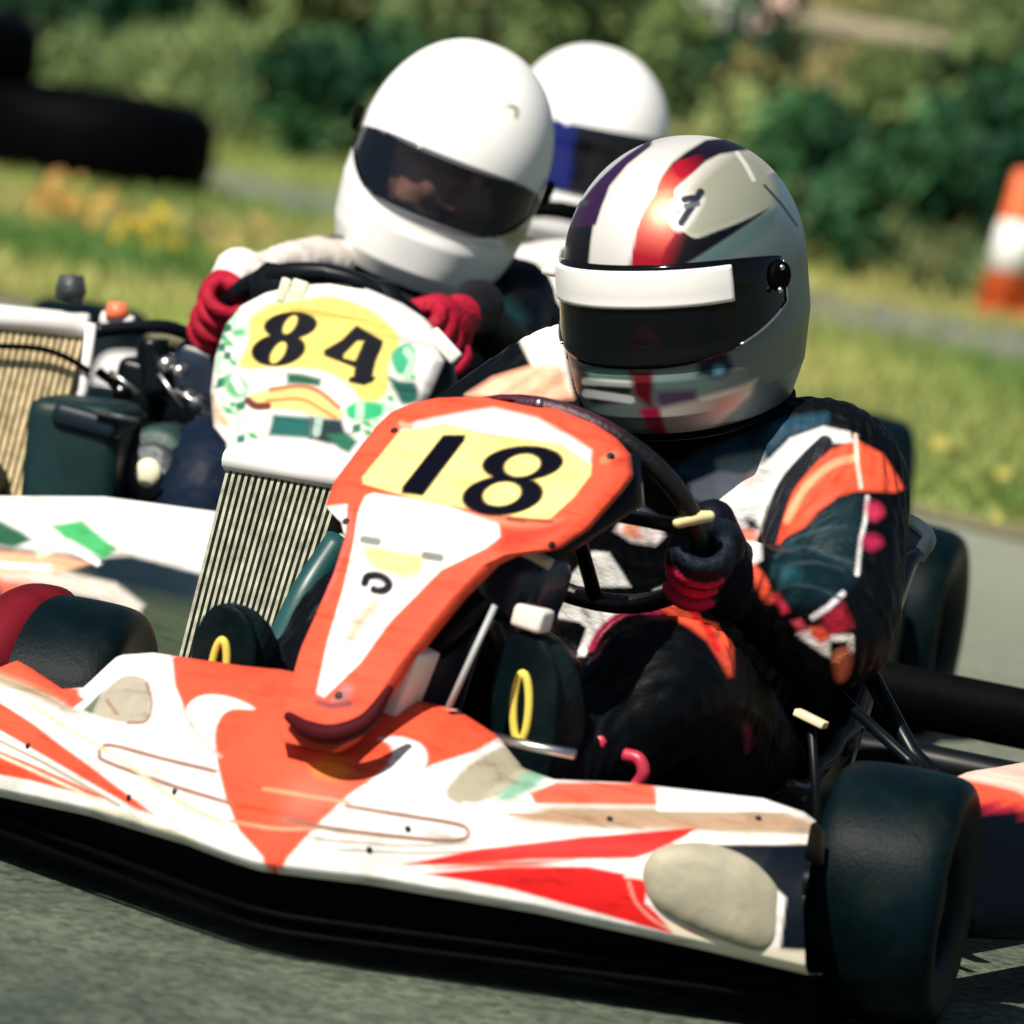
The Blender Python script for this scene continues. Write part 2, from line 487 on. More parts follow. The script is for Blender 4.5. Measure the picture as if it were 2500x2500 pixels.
def leafmat(name):
    m = bpy.data.materials.new(name); m.use_nodes = True
    t = m.node_tree; b = t.nodes['Principled BSDF']; b.inputs['Roughness'].default_value = .65; b.inputs['Specular IOR Level'].default_value = .25
    a = t.nodes.new('ShaderNodeAttribute'); a.attribute_name = 'paint'; t.links.new(a.outputs[0], b.inputs['Base Color'])
    tr = t.nodes.new('ShaderNodeBsdfTranslucent'); t.links.new(a.outputs[0], tr.inputs[0])
    mx = t.nodes.new('ShaderNodeMixShader'); mx.inputs[0].default_value = .25
    t.links.new(b.outputs[0], mx.inputs[1]); t.links.new(tr.outputs[0], mx.inputs[2]); t.links.new(mx.outputs[0], t.nodes['Material Output'].inputs[0])
    return m
M_leaf = leafmat('leaves'); M_grass = leafmat('grass_blades')
M_bark = mat('bark', (.05, .035, .022), rough=.9, var=.3, vscale=30, bump=.5)

# grass: blades over the verge and the bank
def grass():
    n = 460000
    x = rng.uniform(-6, 6, n); y = rng.uniform(3.5, 21, n)
    rs = road_s(x, y); ps = y + .94*x
    on_path = (ps > 11.25) & (ps < 12.45)
    keep = (rs > .05) & (np.abs(x) < 1.6 + y*.22) & (~on_path | (rng.random(n) < .22))
    x, y, rs = x[keep], y[keep], rs[keep]; n = len(x)
    z = hgt(x, y); s = bank_s(x, y)
    h = rng.uniform(.018, .05, n)*np.where(s > 0, 1.9, 1.0)
    P = np.column_stack([x, y, z - .004])
    a = rng.uniform(0, 2*pi, n); wv = np.column_stack([np.cos(a), np.sin(a), np.zeros(n)])*(rng.uniform(.004, .009, n)*np.where(s > 0, 1.5, 1))[:, None]
    lean = np.column_stack([rng.normal(0, .45, n), rng.normal(0, .45, n), np.ones(n)])
    V = np.stack([P - wv, P + wv, P + lean*h[:, None]], 1).reshape(-1, 3)
    t = np.clip(.5 + .8*noise2(x, y, 3.4, 3) + rng.normal(0, .22, n), 0, 1)[:, None]
    dry = np.clip(.45 + 1.1*noise2(x, y, 1.9, 9) + rng.normal(0, .2, n) - np.where((s > 0) & (x < .25), .35, 0) + np.where((s > 0) & (x > .25), .25, 0), 0, 1)[:, None]
    c = np.array([.10, .22, .05])*(1 - t) + np.array([.36, .44, .11])*t
    c = c*(1 - .75*dry) + np.array([.60, .52, .19])*.75*dry
    quads_obj('grass', V, M_grass, c, k=3, kind='stuff')
grass()
def flowers():
    pts = []; cols = []
    for (cx, cy, rx, ry, n, c) in ((-1.18, 10.5, .05, .22, 36, (.62, .34, .10)), (-1.10, 10.3, .06, .25, 48, (.70, .42, .10)), (-.93, 9.9, .035, .18, 44, (.66, .48, .04)), (-.72, 10.2, .05, .3, 50, (.45, .36, .12)), (-.44, 9.4, .08, .3, 40, (.6, .3, .1)), (1.2, 6.6, .3, .4, 60, (.5, .42, .1))):
        p = np.column_stack([rng.normal(cx, rx, n), rng.normal(cy, ry, n), rng.uniform(.01, .05, n)]); pts.append(p)
        cols.append(np.array(c)*rng.uniform(.6, 1.15, (n, 1)))
    P = np.vstack(pts); Cc = np.vstack(cols)
    quads_obj('fallen_leaves', leafset(P, rng.uniform(.02, .05, len(P)), up=.4, aspect=1.3), M_grass, Cc, kind='stuff')
flowers()

# shrubs on the bank: each its own thing (stem + crown)
def shrub(name, label, x, y, rx, ry, h, n, dark, light, group, leaf=(.03, .065)):
    z0 = float(hgt(np.array(x), np.array(y)))
    root = empty(name, (x, y, z0), rng.uniform(-.2, .2), label, 'shrub', group)
    k = 8
    cc = rng.normal(size=(k, 3))*np.array([.5, .5, .35]); cc[:, 2] = rng.uniform(.2, .8, k); cr = rng.uniform(.22, .45, k)
    ci = rng.integers(0, k, n)
    d = rng.normal(size=(n, 3)); d /= np.linalg.norm(d, axis=1)[:, None]
    q = cc[ci] + d*(cr[ci]*rng.uniform(.35, 1.05, n)**.5)[:, None]
    P = q*np.array([rx, ry, h]); P[:, 2] = np.abs(P[:, 2]); P += rng.normal(0, .035, P.shape)*(rng.random(n) < .35)[:, None]
    tone = rng.permutation(np.linspace(-.15, 1.0, k))
    t = np.clip(tone[ci] + rng.normal(0, .18, n), 0, 1)[:, None]
    c = np.array(dark)*(1 - t) + np.array(light)*t
    quads_obj('crown', leafset(P, rng.uniform(*leaf, n), up=.35, aspect=1.7), M_leaf, c, parent=root)
    parts = []
    for i in range(5):
        a = rng.uniform(0, 6.28); parts.append(tube([(0.02*cos(a), .02*sin(a), -.02), (.12*rx*cos(a), .12*ry*sin(a), h*.3), (.4*rx*cos(a), .4*ry*sin(a), h*.75)], [.014, .010, .004], 6, n=3))
    add('stem', join(*parts), M_bark, root)
    return root
DK = (.008, .052, .024); MD = (.055, .17, .060); LT = (.22, .31, .10); OL = (.36, .31, .12)
g = 'shrubs along the foot of the bank'
def hl(x, off): return 13.35 - 1.16*x + off
for nm, lb, x, off, rx, ry, h, n, a, b in (
    ('shrub', 'dark green dense shrub at the far left above the stacked tyres', -1.75, .75, .45, .4, .62, 2600, DK, MD),
    ('shrub', 'near black green shrub behind the single flat tyre', -1.25, .85, .42, .4, .60, 2600, DK, (.03, .09, .03)),
    ('shrub', 'tall mid green shrub with pale tips left of the plain white helmet', -.80, .9, .40, .35, .85, 2600, DK, LT),
    ('shrub', 'low dark green shrub by the path left of the plain white helmet', -.62, .25, .30, .25, .34, 1700, DK, MD),
    ('shrub', 'yellowish green loose shrub above the plain white helmet', -.25, 1.2, .36, .35, .66, 1300, MD, OL),
    ('shrub', 'leafy green shrub rising behind the helmet with the blue visor', .12, .9, .34, .3, .72, 2200, DK, LT),
    ('shrub', 'small dark bush on the bank above the helmet with the blue visor', .10, 1.9, .16, .2, .42, 700, DK, MD),
    ('shrub', 'dark green low shrub right of the striped helmet', .70, .20, .22, .25, .46, 2200, DK, MD),
    ('shrub', 'broad dark shrub left of the orange and white cone', .98, .45, .28, .25, .42, 2600, DK, MD),
    ('shrub', 'mid green shrub with olive tips above the broad dark shrub', 1.0, 1.2, .30, .3, .42, 2200, DK, LT),
    ('shrub', 'tall deep green shrub behind the cone at the right frame edge', 1.32, .75, .30, .3, .58, 2600, DK, MD),
    ('shrub', 'bright green shrub at the upper right frame corner', 1.33, 1.7, .26, .3, .50, 1700, DK, LT),
    ('shrub', 'pale olive weedy bush on the dry slope below the fence post', .55, .85, .30, .3, .28, 800, LT, OL),
    ('shrub', 'thin olive weed clump above the striped helmet', .48, .45, .22, .2, .22, 700, MD, OL),
    ):
    shrub(nm, lb, x, hl(x, off), rx*.9, ry*.9, h*.92, n, a, b, g, (.03, .09))
# rough weeds and grass tufts that cover the whole bank
def undergrowth():
    n = 190000
    x = rng.uniform(-4.6, 4.6, n); s = rng.uniform(0, 4.6, n)**1.0
    y = 13.35 - 1.16*x + s*1.532
    keep = (np.abs(x) < 1.8 + y*.18)
    x, y, s = x[keep], y[keep], s[keep]
    big = noise2(x, y*.8, 2.6, 21); mid_ = noise2(x, y, 7.5, 5); n = len(x)
    hmax = np.clip(.10 + .16*big + .10*mid_, .02, .42)
    dryzone = np.exp(-((x - .52)/.34)**2)*(s > .2)
    hmax = hmax*(1 - .65*dryzone)*np.where((x > .15) & (x < .62) & (y > 13.9), .15, 1)
    z = hgt(x, y) + hmax*rng.random(n)**.8
    t = np.clip(.42 + .55*mid_ + .25*big + rng.normal(0, .2, n), 0, 1)[:, None]
    c = np.array([.018, .075, .030])*(1 - t) + np.array([.22, .31, .11])*t
    d = np.clip(dryzone + .35*np.maximum(noise2(x, y, 4.0, 77), 0) + rng.normal(0, .12, n), 0, 1)[:, None]
    c = c*(1 - d) + np.array([.42, .35, .15])*d*rng.uniform(.6, 1.2, (n, 1))
    V = leafset(np.column_stack([x, y, z]), rng.uniform(.035, .10, n), up=.9, aspect=3.2)
    quads_obj('undergrowth', V, M_leaf, c, kind='stuff')
undergrowth()
# fence of posts and one pale rail on the bank
M_wood = mat('weathered_wood', (.42, .36, .25), rough=.85, var=.25, vscale=6, stretch=(2, 2, 20), bump=.4)
M_wood_dark = mat('dark_wood', (.035, .045, .03), rough=.85, var=.3)
def gz(x, y): return float(hgt(np.array(x), np.array(y)))
f0 = (.60, 15.2); f1 = (1.12, 14.57)
fr = empty('fence', (f0[0], f0[1], gz(*f0)), 0, 'weathered wooden fence with one pale rail at the top right of the bank', 'fence')
def fl(p, z): return (p[0] - f0[0], p[1] - f0[1], z - gz(*f0))
dv = np.array([f1[0] - f0[0], f1[1] - f0[1]]); ang = atan2(dv[1], dv[0])
for t, hh in ((.1, .17), (1.02, .19), (2.0, .2)):
    p = (f0[0] + dv[0]*t, f0[1] + dv[1]*t)
    add('post', box(fl(p, gz(*p) + hh/2 - .1), (.035, .035, hh + .2), .004), M_wood_dark, fr)
zr = .600
mid = (f0[0] + dv[0]*.9, f0[1] + dv[1]*.9)
add('rail', box(fl((mid[0] + .02, mid[1] - .03), zr), (1.62, .03, .045), .004, Matrix.Rotation(ang, 3, 'Z')), M_wood, fr)
add('rail', box(fl((mid[0] + .02, mid[1] - .03), zr - .065), (1.4, .025, .06), .004, Matrix.Rotation(ang, 3, 'Z')), M_wood_dark, fr)  # dark board standing for the shadow gap below the pale rail
# pale sack on the bank
V, F = remesh([blob((0, 0, .07), (.09, .07, .09)), blob((.08, -.02, .05), (.06, .05, .07)), blob((-.05, .02, .1), (.06, .06, .06))], .012, 6, lambda V: .006*np.sin(V[:, 0]*90)*np.sin(V[:, 2]*70))
sk = add('sack', (V, F), mat('pale_sack', attr=True, rough=.8, var=.1, bump=.3))
setcol(sk.data, np.where((V[:, 0] > .055)[:, None], np.array([.72, .50, .42]), np.array(WHITE)))
sx, sy = .395, 15.3
sk.location = (sx, sy, gz(sx, sy) + .10); sk.scale = (1.7, 1.5, 1.6)
tag(sk, 'pale white and pink sack lying at the top of the dry bank', 'sack')

# thin stake standing in the grass
stk = add('stake', tube([(0, 0, -.05), (.004, 0, .30), (.002, 0, .52)], [.007, .006, .005], 8), M_wood_dark)
stk.location = (.658, 13.1, gz(.658, 13.1)); tag(stk, 'thin dark stake standing on the olive bank above the striped helmet', 'stake')
# tyres lying by the verge
tp = [(.19, 0), (.24, -.01), (.285, .012), (.30, .05), (.30, .13), (.285, .168), (.24, .19), (.19, .18), (.175, .15), (.2, .1), (.2, .08), (.175, .03), (.19, 0)]
def big_tyre(label, loc):
    o = add('tyre', lathe(tp, 'z', 40), M_black); o.location = loc
    return tag(o, label, 'tyre', 'black tyres lying on the verge')
big_tyre('single black tyre lying flat on the grass beside the path', (-1.205, 11.95, .01)).scale = (1.08, 1.08, 1.15)
big_tyre('lower black tyre of the pair stacked at the left frame edge', (-1.68, 12.0, .01))
big_tyre('upper black tyre of the pair stacked at the left frame edge', (-1.66, 12.02, .20))

# traffic cone
M_cone = mat('cone_orange', (.88, .15, .04), rough=.55, var=.08); M_cwhite = mat('cone_white', (.85, .85, .8), rough=.5, var=.05)
cn = empty('traffic_cone', (1.165, 12.0, .0), 0, 'orange traffic cone with a white band at the right frame edge', 'cone')
h_, r0, r1 = .37, .078, .026
def cr_(z): return r0 + (r1 - r0)*z/h_
def seg(z0, z1, off=0): return [(cr_(z0) + off, z0), (cr_(z1) + off, z1)]
add('cone_body', lathe([(.05, .012)] + seg(.012, h_) + [(r1*.6, h_ + .008), (.002, h_ + .009)], 'z', 28), M_cone, cn)
add('band', lathe([(cr_(.12), .12)] + seg(.121, .245, .003) + [(cr_(.246), .246)], 'z', 28), M_cwhite, cn)
add('cone_base', box((0, 0, .008), (.165, .165, .016), .006), M_cone, cn)

# ------------------------------------------------------------------ karts (local frame: x to the driver's left, y to the rear, z up)
AX18 = ((0.89058,0.43035,0.14718),(-0.17257,0.02033,0.98479)); AX84 = ((0.96456,0.21898,0.14718),(-0.16357,0.05863,0.98479)); AX3 = ((0.98644,-0.0726,0.14718),(-0.13928,0.10389,0.98479))

def make_wheel(parent, c, R=.13, W=.125, rim_col=None, steer=0.0):
    """tyre with slick tread, rounded shoulders and a dished rim"""
    e = empty('wheel', c, steer, parent=parent)
    h = W/2
    prof = [(.062, -h*.78), (R*.62, -h*.93), (R*.80, -h), (R*.90, -h*.97), (R*.965, -h*.84), (R*.99, -h*.6), (R, -h*.25), (R, h*.25), (R*.99, h*.6), (R*.965, h*.84), (R*.90, h*.97), (R*.80, h), (R*.62, h*.93), (.062, h*.78), (.060, 0), (.062, -h*.78)]
    add('tyre', lathe(catmull(prof[:14], 3).tolist() + [(.060, 0), (.062, -h*.78)], 'x', 56), M_rubber, e)
    rp = [(.001, -h*.3), (.03, -h*.3), (.035, -h*.55), (.058, -h*.45), (.066, -h*.80), (.069, -h*.78), (.064, 0), (.069, h*.78), (.066, h*.80), (.058, h*.45), (.035, h*.55), (.03, h*.75), (.001, h*.78)]
    add('rim', lathe(rp, 'x', 32), rim_col or M_steel, e)
    return e

def seat_shell(parent):
    nu, nv = 33, 40
    cl = catmull([(.27, .13), (.34, .075), (.46, .055), (.57, .085), (.635, .19), (.68, .32), (.715, .45)], 8)
    cl = cl[np.linspace(0, len(cl) - 1, nv).astype(int)]
    T = np.gradient(cl, axis=0); T /= np.linalg.norm(T, axis=1)[:, None]
    G = []
    for i in range(nv):
        v = i/(nv - 1); Nn = np.array([-T[i][1], T[i][0]])
        row = []
        for j in range(nu):
            u = -1 + 2*j/(nu - 1)
            wing = .17*abs(u)**2.6*(1 - .25*max(0, v - .8)/.2)*min(1, .35 + v*2)
            x = .215*sin(u*1.35)/sin(1.35)
            end = .05*max(0, (v - .86)/.14)**2*u*u
            p = cl[i] + Nn*wing
            row.append((x, p[0] - 0*end, p[1] - end*1.2))
        G.append(row)
    G = np.array(G)
    V1, F1 = grid(G)
    V2, F2 = grid(G - np.array([0, 0, 0]) + 0, flip=True)
    s = add('seat', (V1, F1), M_gloss, parent)
    md = s.modifiers.new('thickness', 'SOLIDIFY'); md.thickness = .007; md.offset = 0
    edge = np.vstack([G[:, -1][::1], G[-1][::-1][1:], G[::-1, 0][1:]])
    add('seat_edge', tube(edge, .0085, 8), M_edge, s)
    return s
M_edge = mat('seat_edge_highlight', (.020, .030, .030), rough=.35, var=.5, vscale=14)  # highlight on the rolled seat rim put into a paler colour

def steering(parent, c, R, tilt, m, rr=.0135):
    cx, cy, cz = c; t = radians(tilt)
    e = lambda a, r=R: (cx + r*sin(a), cy - r*cos(a)*sin(t), cz + r*cos(a)*cos(t))
    sw = add('steering_wheel', tube([e(k/40*2*pi) for k in range(40)], rr, 12, closed=True), m, parent)
    parts = [tube([e(a, R*.12), e(a, R*.97)], .008, 8) for a in (pi*.5, pi, pi*1.5)]
    n = np.array([0, cos(t), sin(t)])
    add('spoke', join(*parts), M_dark_steel, sw)
    hc = np.array(c)
    add('hub', tube([hc - n*.02, hc + n*.012, hc + n*.016], [.032, .032, .02], 16), M_black, sw)
    return e, n

def kart_base(root, rail_col, seat=True, rear_z=.215, rt=.60, rw=.18):
    """chassis tubes, floor tray, axle, column, seat and rear guard"""
    L = []
    for s in (-1, 1):
        L.append(tube([(s*.12, -.33, .055), (s*.17, -.12, .055), (s*.31, .22, .055), (s*.33, .75, .055), (s*.31, 1.12, .06)], .015, 10, n=5))
        L.append(tube([(s*.17, -.12, .06), (s*.30, -.02, .075), (s*.40, 0, .11)], .015, 10, n=4))
    L += [tube([(-.12, -.33, .055), (.12, -.33, .055)], .015, 10), tube([(-.30, .24, .055), (.30, .24, .055)], .014, 10), tube([(-.31, 1.10, .06), (.31, 1.10, .06)], .014, 10)]
    add('chassis_frame', join(*L), rail_col, root)
    add('floor_tray', box((0, -.02, .045), (.36, .58, .004), 0), M_dark_steel, root)
    add('axle', tube([(-.50, 1.03, .14), (.50, 1.03, .14)], .02, 12), M_dark_steel, root)
    add('steering_column', tube([(0.01, -.30, .10), (.025, .03, .43)], .010, 8), M_steel, root)
    if seat: seat_shell(root)
    g = [(-.60, 1.12, rear_z - .03), (-.55, 1.22, rear_z - .03), (-.3, 1.25, rear_z - .03), (.3, 1.25, rear_z - .03), (.55, 1.22, rear_z - .03), (.60, 1.12, rear_z - .03)]
    rg = catmull(g, 6); rings = []
    for i, p in enumerate(rg):
        rings.append([(p[0], p[1] - .02, p[2] + .035), (p[0], p[1] + .03, p[2] + .03), (p[0], p[1] + .035, p[2] - .03), (p[0], p[1] - .02, p[2] - .035)])
    add('rear_bumper', loft(rings), M_black, root)
    for s in (-1, 1):
        make_wheel(root, (s*rt, 1.03, .14), .14, rw, M_dark_steel)

def side_pod(root, s, layers_fn, y0=.155):
    """hollow side box with a pointed, sloping nose"""
    ys = np.linspace(0, 1, 40); rings = []
    for t in ys:
        y = y0 + (.855 - y0)*t
        hgt_ = .075 + .095*min(1, t*3)**.8 if t < .9 else .17 - .05*(t - .9)/.1
        zb = .07; zt = .228 + .012*sin(t*pi) - (.02*(1 - min(1, t*5)))
        x0, x1 = .40, .44 + .15*min(1, t*3.2)**.7
        a = np.linspace(0, 2*pi, 33)[:-1]
        cx, cz = (x0 + x1)/2, (zb + zt)/2
        px = np.sign(np.cos(a))*np.abs(np.cos(a))**.45*(x1 - x0)/2; pz = np.sign(np.sin(a))*np.abs(np.sin(a))**.45*(zt - zb)/2
        rings.append(np.column_stack([s*(cx + px), np.full(32, y), cz + pz]))
    if s < 0: rings = [r[::-1] for r in rings]
    o = add('side_pod', loft(rings), M_paint, root)
    V = np.array([v.co for v in o.data.vertices])
    setcol(o.data, layers_fn(V))
    return o

def bumper_mesh(zlo, zhi, ylo, yhi, W=.5, nx=420, nt=130, bulge=.030, Wt=None):
    """wide front fairing: V shaped in plan, swept from a low lip to a raised back edge"""
    xb = np.linspace(-W, W, nx); rows = []
    ts = np.linspace(0, 1, nt)
    for t in ts:
        xs = xb*(1 - (1 - (Wt or W)/W)*t**1.5)
        z = zlo(xs)*(1 - t) + zhi(xs)*t
        y = ylo(xs)*(1 - t) + yhi(xs)*t - bulge*np.sin(pi*t)**.9
        z = z + .5*bulge*np.sin(pi*t)
        rows.append(np.column_stack([xs, y, z]))
    lo = rows[0]; hi = rows[-1]
    under = [np.column_stack([lo[:, 0], lo[:, 1] + .05, lo[:, 2] - .012]), np.column_stack([lo[:, 0], lo[:, 1] + .012, lo[:, 2] - .010])]
    over = [np.column_stack([hi[:, 0], hi[:, 1] + .012, hi[:, 2] + .002]), np.column_stack([hi[:, 0], hi[:, 1] + .04, hi[:, 2] - .012]), np.column_stack([hi[:, 0], hi[:, 1] + .05, hi[:, 2] - .05])]
    return grid(np.array(under + rows + over))

def panel_mesh(prof_z, prof_y, xc, hw, z0, z1, curve, nx=170, nz=230, depth=.035):
    """number panel: tapered shield with folded-back edges"""
    zz = np.linspace(z0, z1, nz); ss = np.linspace(-1, 1, nx); rows = []
    for z in zz:
        x = xc(z) + ss*hw(z)
        y = np.interp(z, prof_z, prof_y) + curve*(x - .025)**2
        f = np.clip((np.abs(ss) - .90)/.10, 0, 1)
        y = y + .012*f**2
        rows.append(np.column_stack([x, y, np.full(nx, z)]))
    G = np.array(rows)
    # fold the border back
    l1 = G[:, :1] + np.array([.004, depth*.6, 0]); l2 = G[:, :1] + np.array([.012, depth, 0])
    r1 = G[:, -1:] + np.array([-.004, depth*.6, 0]); r2 = G[:, -1:] + np.array([-.012, depth, 0])
    G = np.concatenate([l2, l1, G, r1, r2], 1)
    t1 = G[-1:] + np.array([0, depth*.5, -.002]); t2 = G[-1:] + np.array([0, depth, -.012])
    b1 = G[:1] + np.array([0, depth*.5, .004])
    return grid(np.concatenate([b1, G, t1, t2], 0))

# ================================================================== kart 18
k18 = empty('go_kart', (0.0, 0.0, 0.0), -radians(25), 'orange and white racing kart wearing number 18, nearest the camera', 'go-kart', 'racing karts on the track')
kart_base(k18, M_dark_steel)
make_wheel(k18, (.475, 0, .13), .13, .135, M_dark_steel, radians(13))
make_wheel(k18, (-.475, 0, .13), .13, .135, M_dark_steel, radians(13))
zlo = lambda x: np.interp(np.abs(x), [0, .1, .25, .4, .5], [.100, .104, .100, .088, .078])
zhi = lambda x: np.interp(x, [-.5, -.43, -.385, -.345, -.31, -.27, -.15, -.1, 0, .10, .14, .17, .20, .27, .40, .44, .47, .5], [.212, .198, .186, .196, .236, .246, .256, .262, .266, .258, .240, .212, .206, .215, .222, .215, .198, .185])
ylo = lambda x: -.462 + .50*np.sqrt(x*x + .0016) - .02
yhi = lambda x: -.315 + .30*np.sqrt(x*x + .0016)
b18 = add('front_bumper', bumper_mesh(zlo, zhi, ylo, yhi, W=.492, Wt=.452), M_paint, k18)
LN = (.26, .12, .08); TAN = (.36, .28, .18); GRY = (.40, .38, .33)
M_bolt = mat('dark_bolt', (.02, .02, .022), rough=.4, metal=.6)
paint(b18, WHITE, AX18, [
    ('f', [(-0.4608,0.2877),(-0.4255,0.2722),(-0.3645,0.2401),(-0.3785,0.2307),(-0.4249,0.2482),(-0.5076,0.2786),(-0.5083,0.3003)], (.80, .10, .05)),
    ('f', [(-0.4838,0.271),(-0.4367,0.2559),(-0.3785,0.2307),(-0.3556,0.2234),(-0.3898,0.2277),(-0.4598,0.2527),(-0.4953,0.2627)], TAN, .004),
    ('f', [(-0.4831,0.2467),(-0.4593,0.2355),(-0.4182,0.2137),(-0.3659,0.1809),(-0.2864,0.129),(-0.3116,0.1368),(-0.3885,0.1748),(-0.4586,0.2087),(-0.4822,0.2199)], ORANGE),
    ('l', [(-0.4818,0.2065),(-0.4582,0.1981),(-0.4057,0.1764),(-0.3255,0.1378)], .0016, TAN),
    ('f', [(-0.4815,0.1957),(-0.4579,0.1874),(-0.4171,0.1739),(-0.334,0.1427),(-0.3623,0.1468),(-0.4225,0.1588),(-0.4806,0.1663)], ORANGE),
    ('l', [(-0.4814,0.192),(-0.4228,0.1705),(-0.3481,0.1421)], .0016, (.85,.8,.6)),
    # orange heart in the middle
    ('f', [(-0.2831,0.3042),(-0.2235,0.3052),(-0.1637,0.3062),(-0.0634,0.2605),(0.0609,0.214),(0.048,0.2047),(0.0299,0.1944),(-0.0141,0.1816),(-0.0529,0.1615),(-0.0942,0.1538),(-0.1252,0.125),(-0.1535,0.0936),(-0.1637,0.0751),(-0.1742,0.0802),(-0.1781,0.0942),(-0.2016,0.1186),(-0.2155,0.1488),(-0.2259,0.1855),(-0.2327,0.2008),(-0.2596,0.2302),(-0.2722,0.2545)], ORANGE),
    ('s', [(-0.2596,0.2286),(-0.2526,0.2419),(-0.2362,0.247),(-0.2116,0.244),(-0.1897,0.2342),(-0.2114,0.2336),(-0.2233,0.226),(-0.2285,0.2087),(-0.2258,0.1793),(-0.2407,0.184),(-0.2536,0.2002)], WHITE),
    ('s', [(-0.0669,0.2073),(-0.0452,0.2084),(-0.0245,0.2011),(-0.0188,0.1872),(-0.027,0.1718),(-0.0529,0.1574),(-0.0942,0.1512),(-0.0736,0.1677),(-0.0581,0.18),(-0.0524,0.1934),(-0.0566,0.2017)], WHITE),
    ('s', [(-0.1305,0.1842),(-0.1099,0.1909),(-0.0917,0.178),(-0.1046,0.1687),(-0.1253,0.1728)], (.86, .24, .03), .006),
    ('s', [(-0.1832,0.1511),(-0.1564,0.1521),(-0.1589,0.1367),(-0.1776,0.137)], (.80, .08, .03), .008),
    ('L', [(-0.1779,0.159),(-0.1304,0.1522),(-0.0942,0.146)], .0016, (.85,.28,.15)),
    ('L', [(-0.2098,0.127),(-0.1667,0.1211),(-0.1252,0.1214)], .0016, (.88,.34,.2)),
    # outline of the moulded bar across the white
    ('L', [(-0.2268,0.1742),(-0.2875,0.1861),(-0.3313,0.1957),(-0.3448,0.1942),(-0.3468,0.1868),(-0.3388,0.1797),(-0.2704,0.1591),(-0.21,0.1439)],   .0021, LN),
    ('L', [(-0.0968,0.143),(-0.0528,0.1357),(0.0041,0.1265),(0.0206,0.1203),(0.0175,0.111),(-0.0114,0.11),(-0.1045,0.1203),(-0.1562,0.1306)],   .0021, LN),
    ('L', [(-0.1044,0.1008),(-0.0217,0.0977),(0.0609,0.1008),(0.2108,0.1059),(0.34,0.1017)], .0014, GRY),
    ('L', [(-0.1251,0.1111),(-0.0424,0.1049),(0.0299,0.1069)], .0012, GRY),
    ('L', [(-0.2635,0.2338),(-0.2438,0.2057),(-0.2216,0.1883)], .0014, GRY),
    ('L', [(-0.4244,0.2321),(-0.378,0.2095),(-0.3152,0.1773),(-0.2702,0.1477),(-0.2206,0.125)], .0022, (.66,.56,.38)),
    ('L', [(-0.3535,0.1341),(-0.3085,0.1255),(-0.2475,0.1074)], .0024, (.62,.62,.45)),
    # grey shaded inlet pods
    ('s', [(-0.3557,0.226),(-0.3476,0.2458),(-0.3255,0.2637),(-0.3012,0.259),(-0.2974,0.2355),(-0.3005,0.2207),(-0.3189,0.2181)], (.40,.36,.29)),
    ('f', [(-0.3671,0.2294),(-0.3449,0.2511),(-0.3493,0.2436),(-0.3568,0.226)], (.12,.16,.12)),
    ('L', [(-0.3189,0.2181),(-0.2994,0.2207),(-0.2952,0.2382),(-0.3012,0.2564)], .0014, LN),
    ('L', [(-0.3418,0.2396),(-0.3303,0.2267)], .0012, LN),
    ('s', [(0.002,0.1512),(0.004,0.1635),(0.0247,0.1821),(0.0557,0.1975),(0.0816,0.1908),(0.0878,0.1738),(0.0609,0.1563),(0.0299,0.1455)], (.42,.38,.28)),
    ('L', [(0.0376,0.179),(0.0102,0.1635),(0.003,0.1522),(0.0144,0.145)], .0018, (.42,.38,.30)),
    ('f', [(0.0454,0.146),(0.0557,0.1573),(0.0816,0.1754),(0.1075,0.1779),(0.0868,0.1573),(0.0609,0.146)], (.22,.42,.30), .004),
    # right wing
    ('f', [(0.0816,0.1532),(0.1075,0.1625),(0.1282,0.1625),(0.2058,0.1624),(0.2068,0.1419),(0.0868,0.1439)], (.80,.12,.07)),
    ('f', [(0.1023,0.1419),(0.2057,0.1408),(0.3299,0.1367),(0.3712,0.1202),(0.3711,0.112),(0.2367,0.1172),(0.1333,0.1213),(0.0609,0.129)], (.36,.26,.17), .004),
    ('L', [(0.0609,0.1342),(0.185,0.1275),(0.3402,0.1248)], .0016, (.40,.22,.14)),
    ('f', [(0.2047,0.1624),(0.3196,0.1624),(0.348,0.1356),(0.2057,0.1367)], WHITE),
    ('f', [(0.0816,0.1151),(0.2367,0.1172),(0.3722,0.112),(0.3721,0.1048),(0.2367,0.1058)], (.80,.76,.68)),
    ('f', [(-0.0424,0.0864),(0.0299,0.1008),(0.1333,0.1126),(0.2445,0.1213),(0.2315,0.1125),(0.1979,0.0971),(0.1824,0.0925),(0.0816,0.0915),(0.0196,0.0864)], RED),
    ('f', [(-0.0217,0.0777),(0.0609,0.0843),(0.1384,0.0843),(0.1746,0.0771),(0.1973,0.0689),(0.1926,0.0494),(0.2106,0.034),(0.2828,0.0057),(0.2364,0.0145),(0.1848,0.0289),(0.1229,0.0463),(0.0558,0.0648)], (.68,.014,.014)),
    ('f', [(-0.0114,0.0823),(0.0299,0.0895),(0.1229,0.0915),(0.0816,0.0843)], ORANGE, .003),
    ('f', [(0.2315,0.1048),(0.3711,0.1048),(0.3914,0.0493),(0.3913,-0.0538),(0.3241,0.0032),(0.3295,0.0545),(0.2883,0.093)], (.003,.006,.012)),  # dark recess at the bumper's end painted near black
    ('L', [(0.1771,0.0699),(0.1848,0.0494),(0.2055,0.0299),(0.2364,0.0155)], .0012, (.80,.35,.28)),
    ('L', [(0.1746,0.075),(0.2014,0.074)], .0016, (.82,.72,.62)),
    ('f', [(0.2055,0.0381),(0.2364,0.0212),(0.288,0.0067),(0.3576,0.0032),(0.3603,-0.0279),(0.288,-0.0073),(0.2261,0.0124)], (.78,.72,.56)),
])
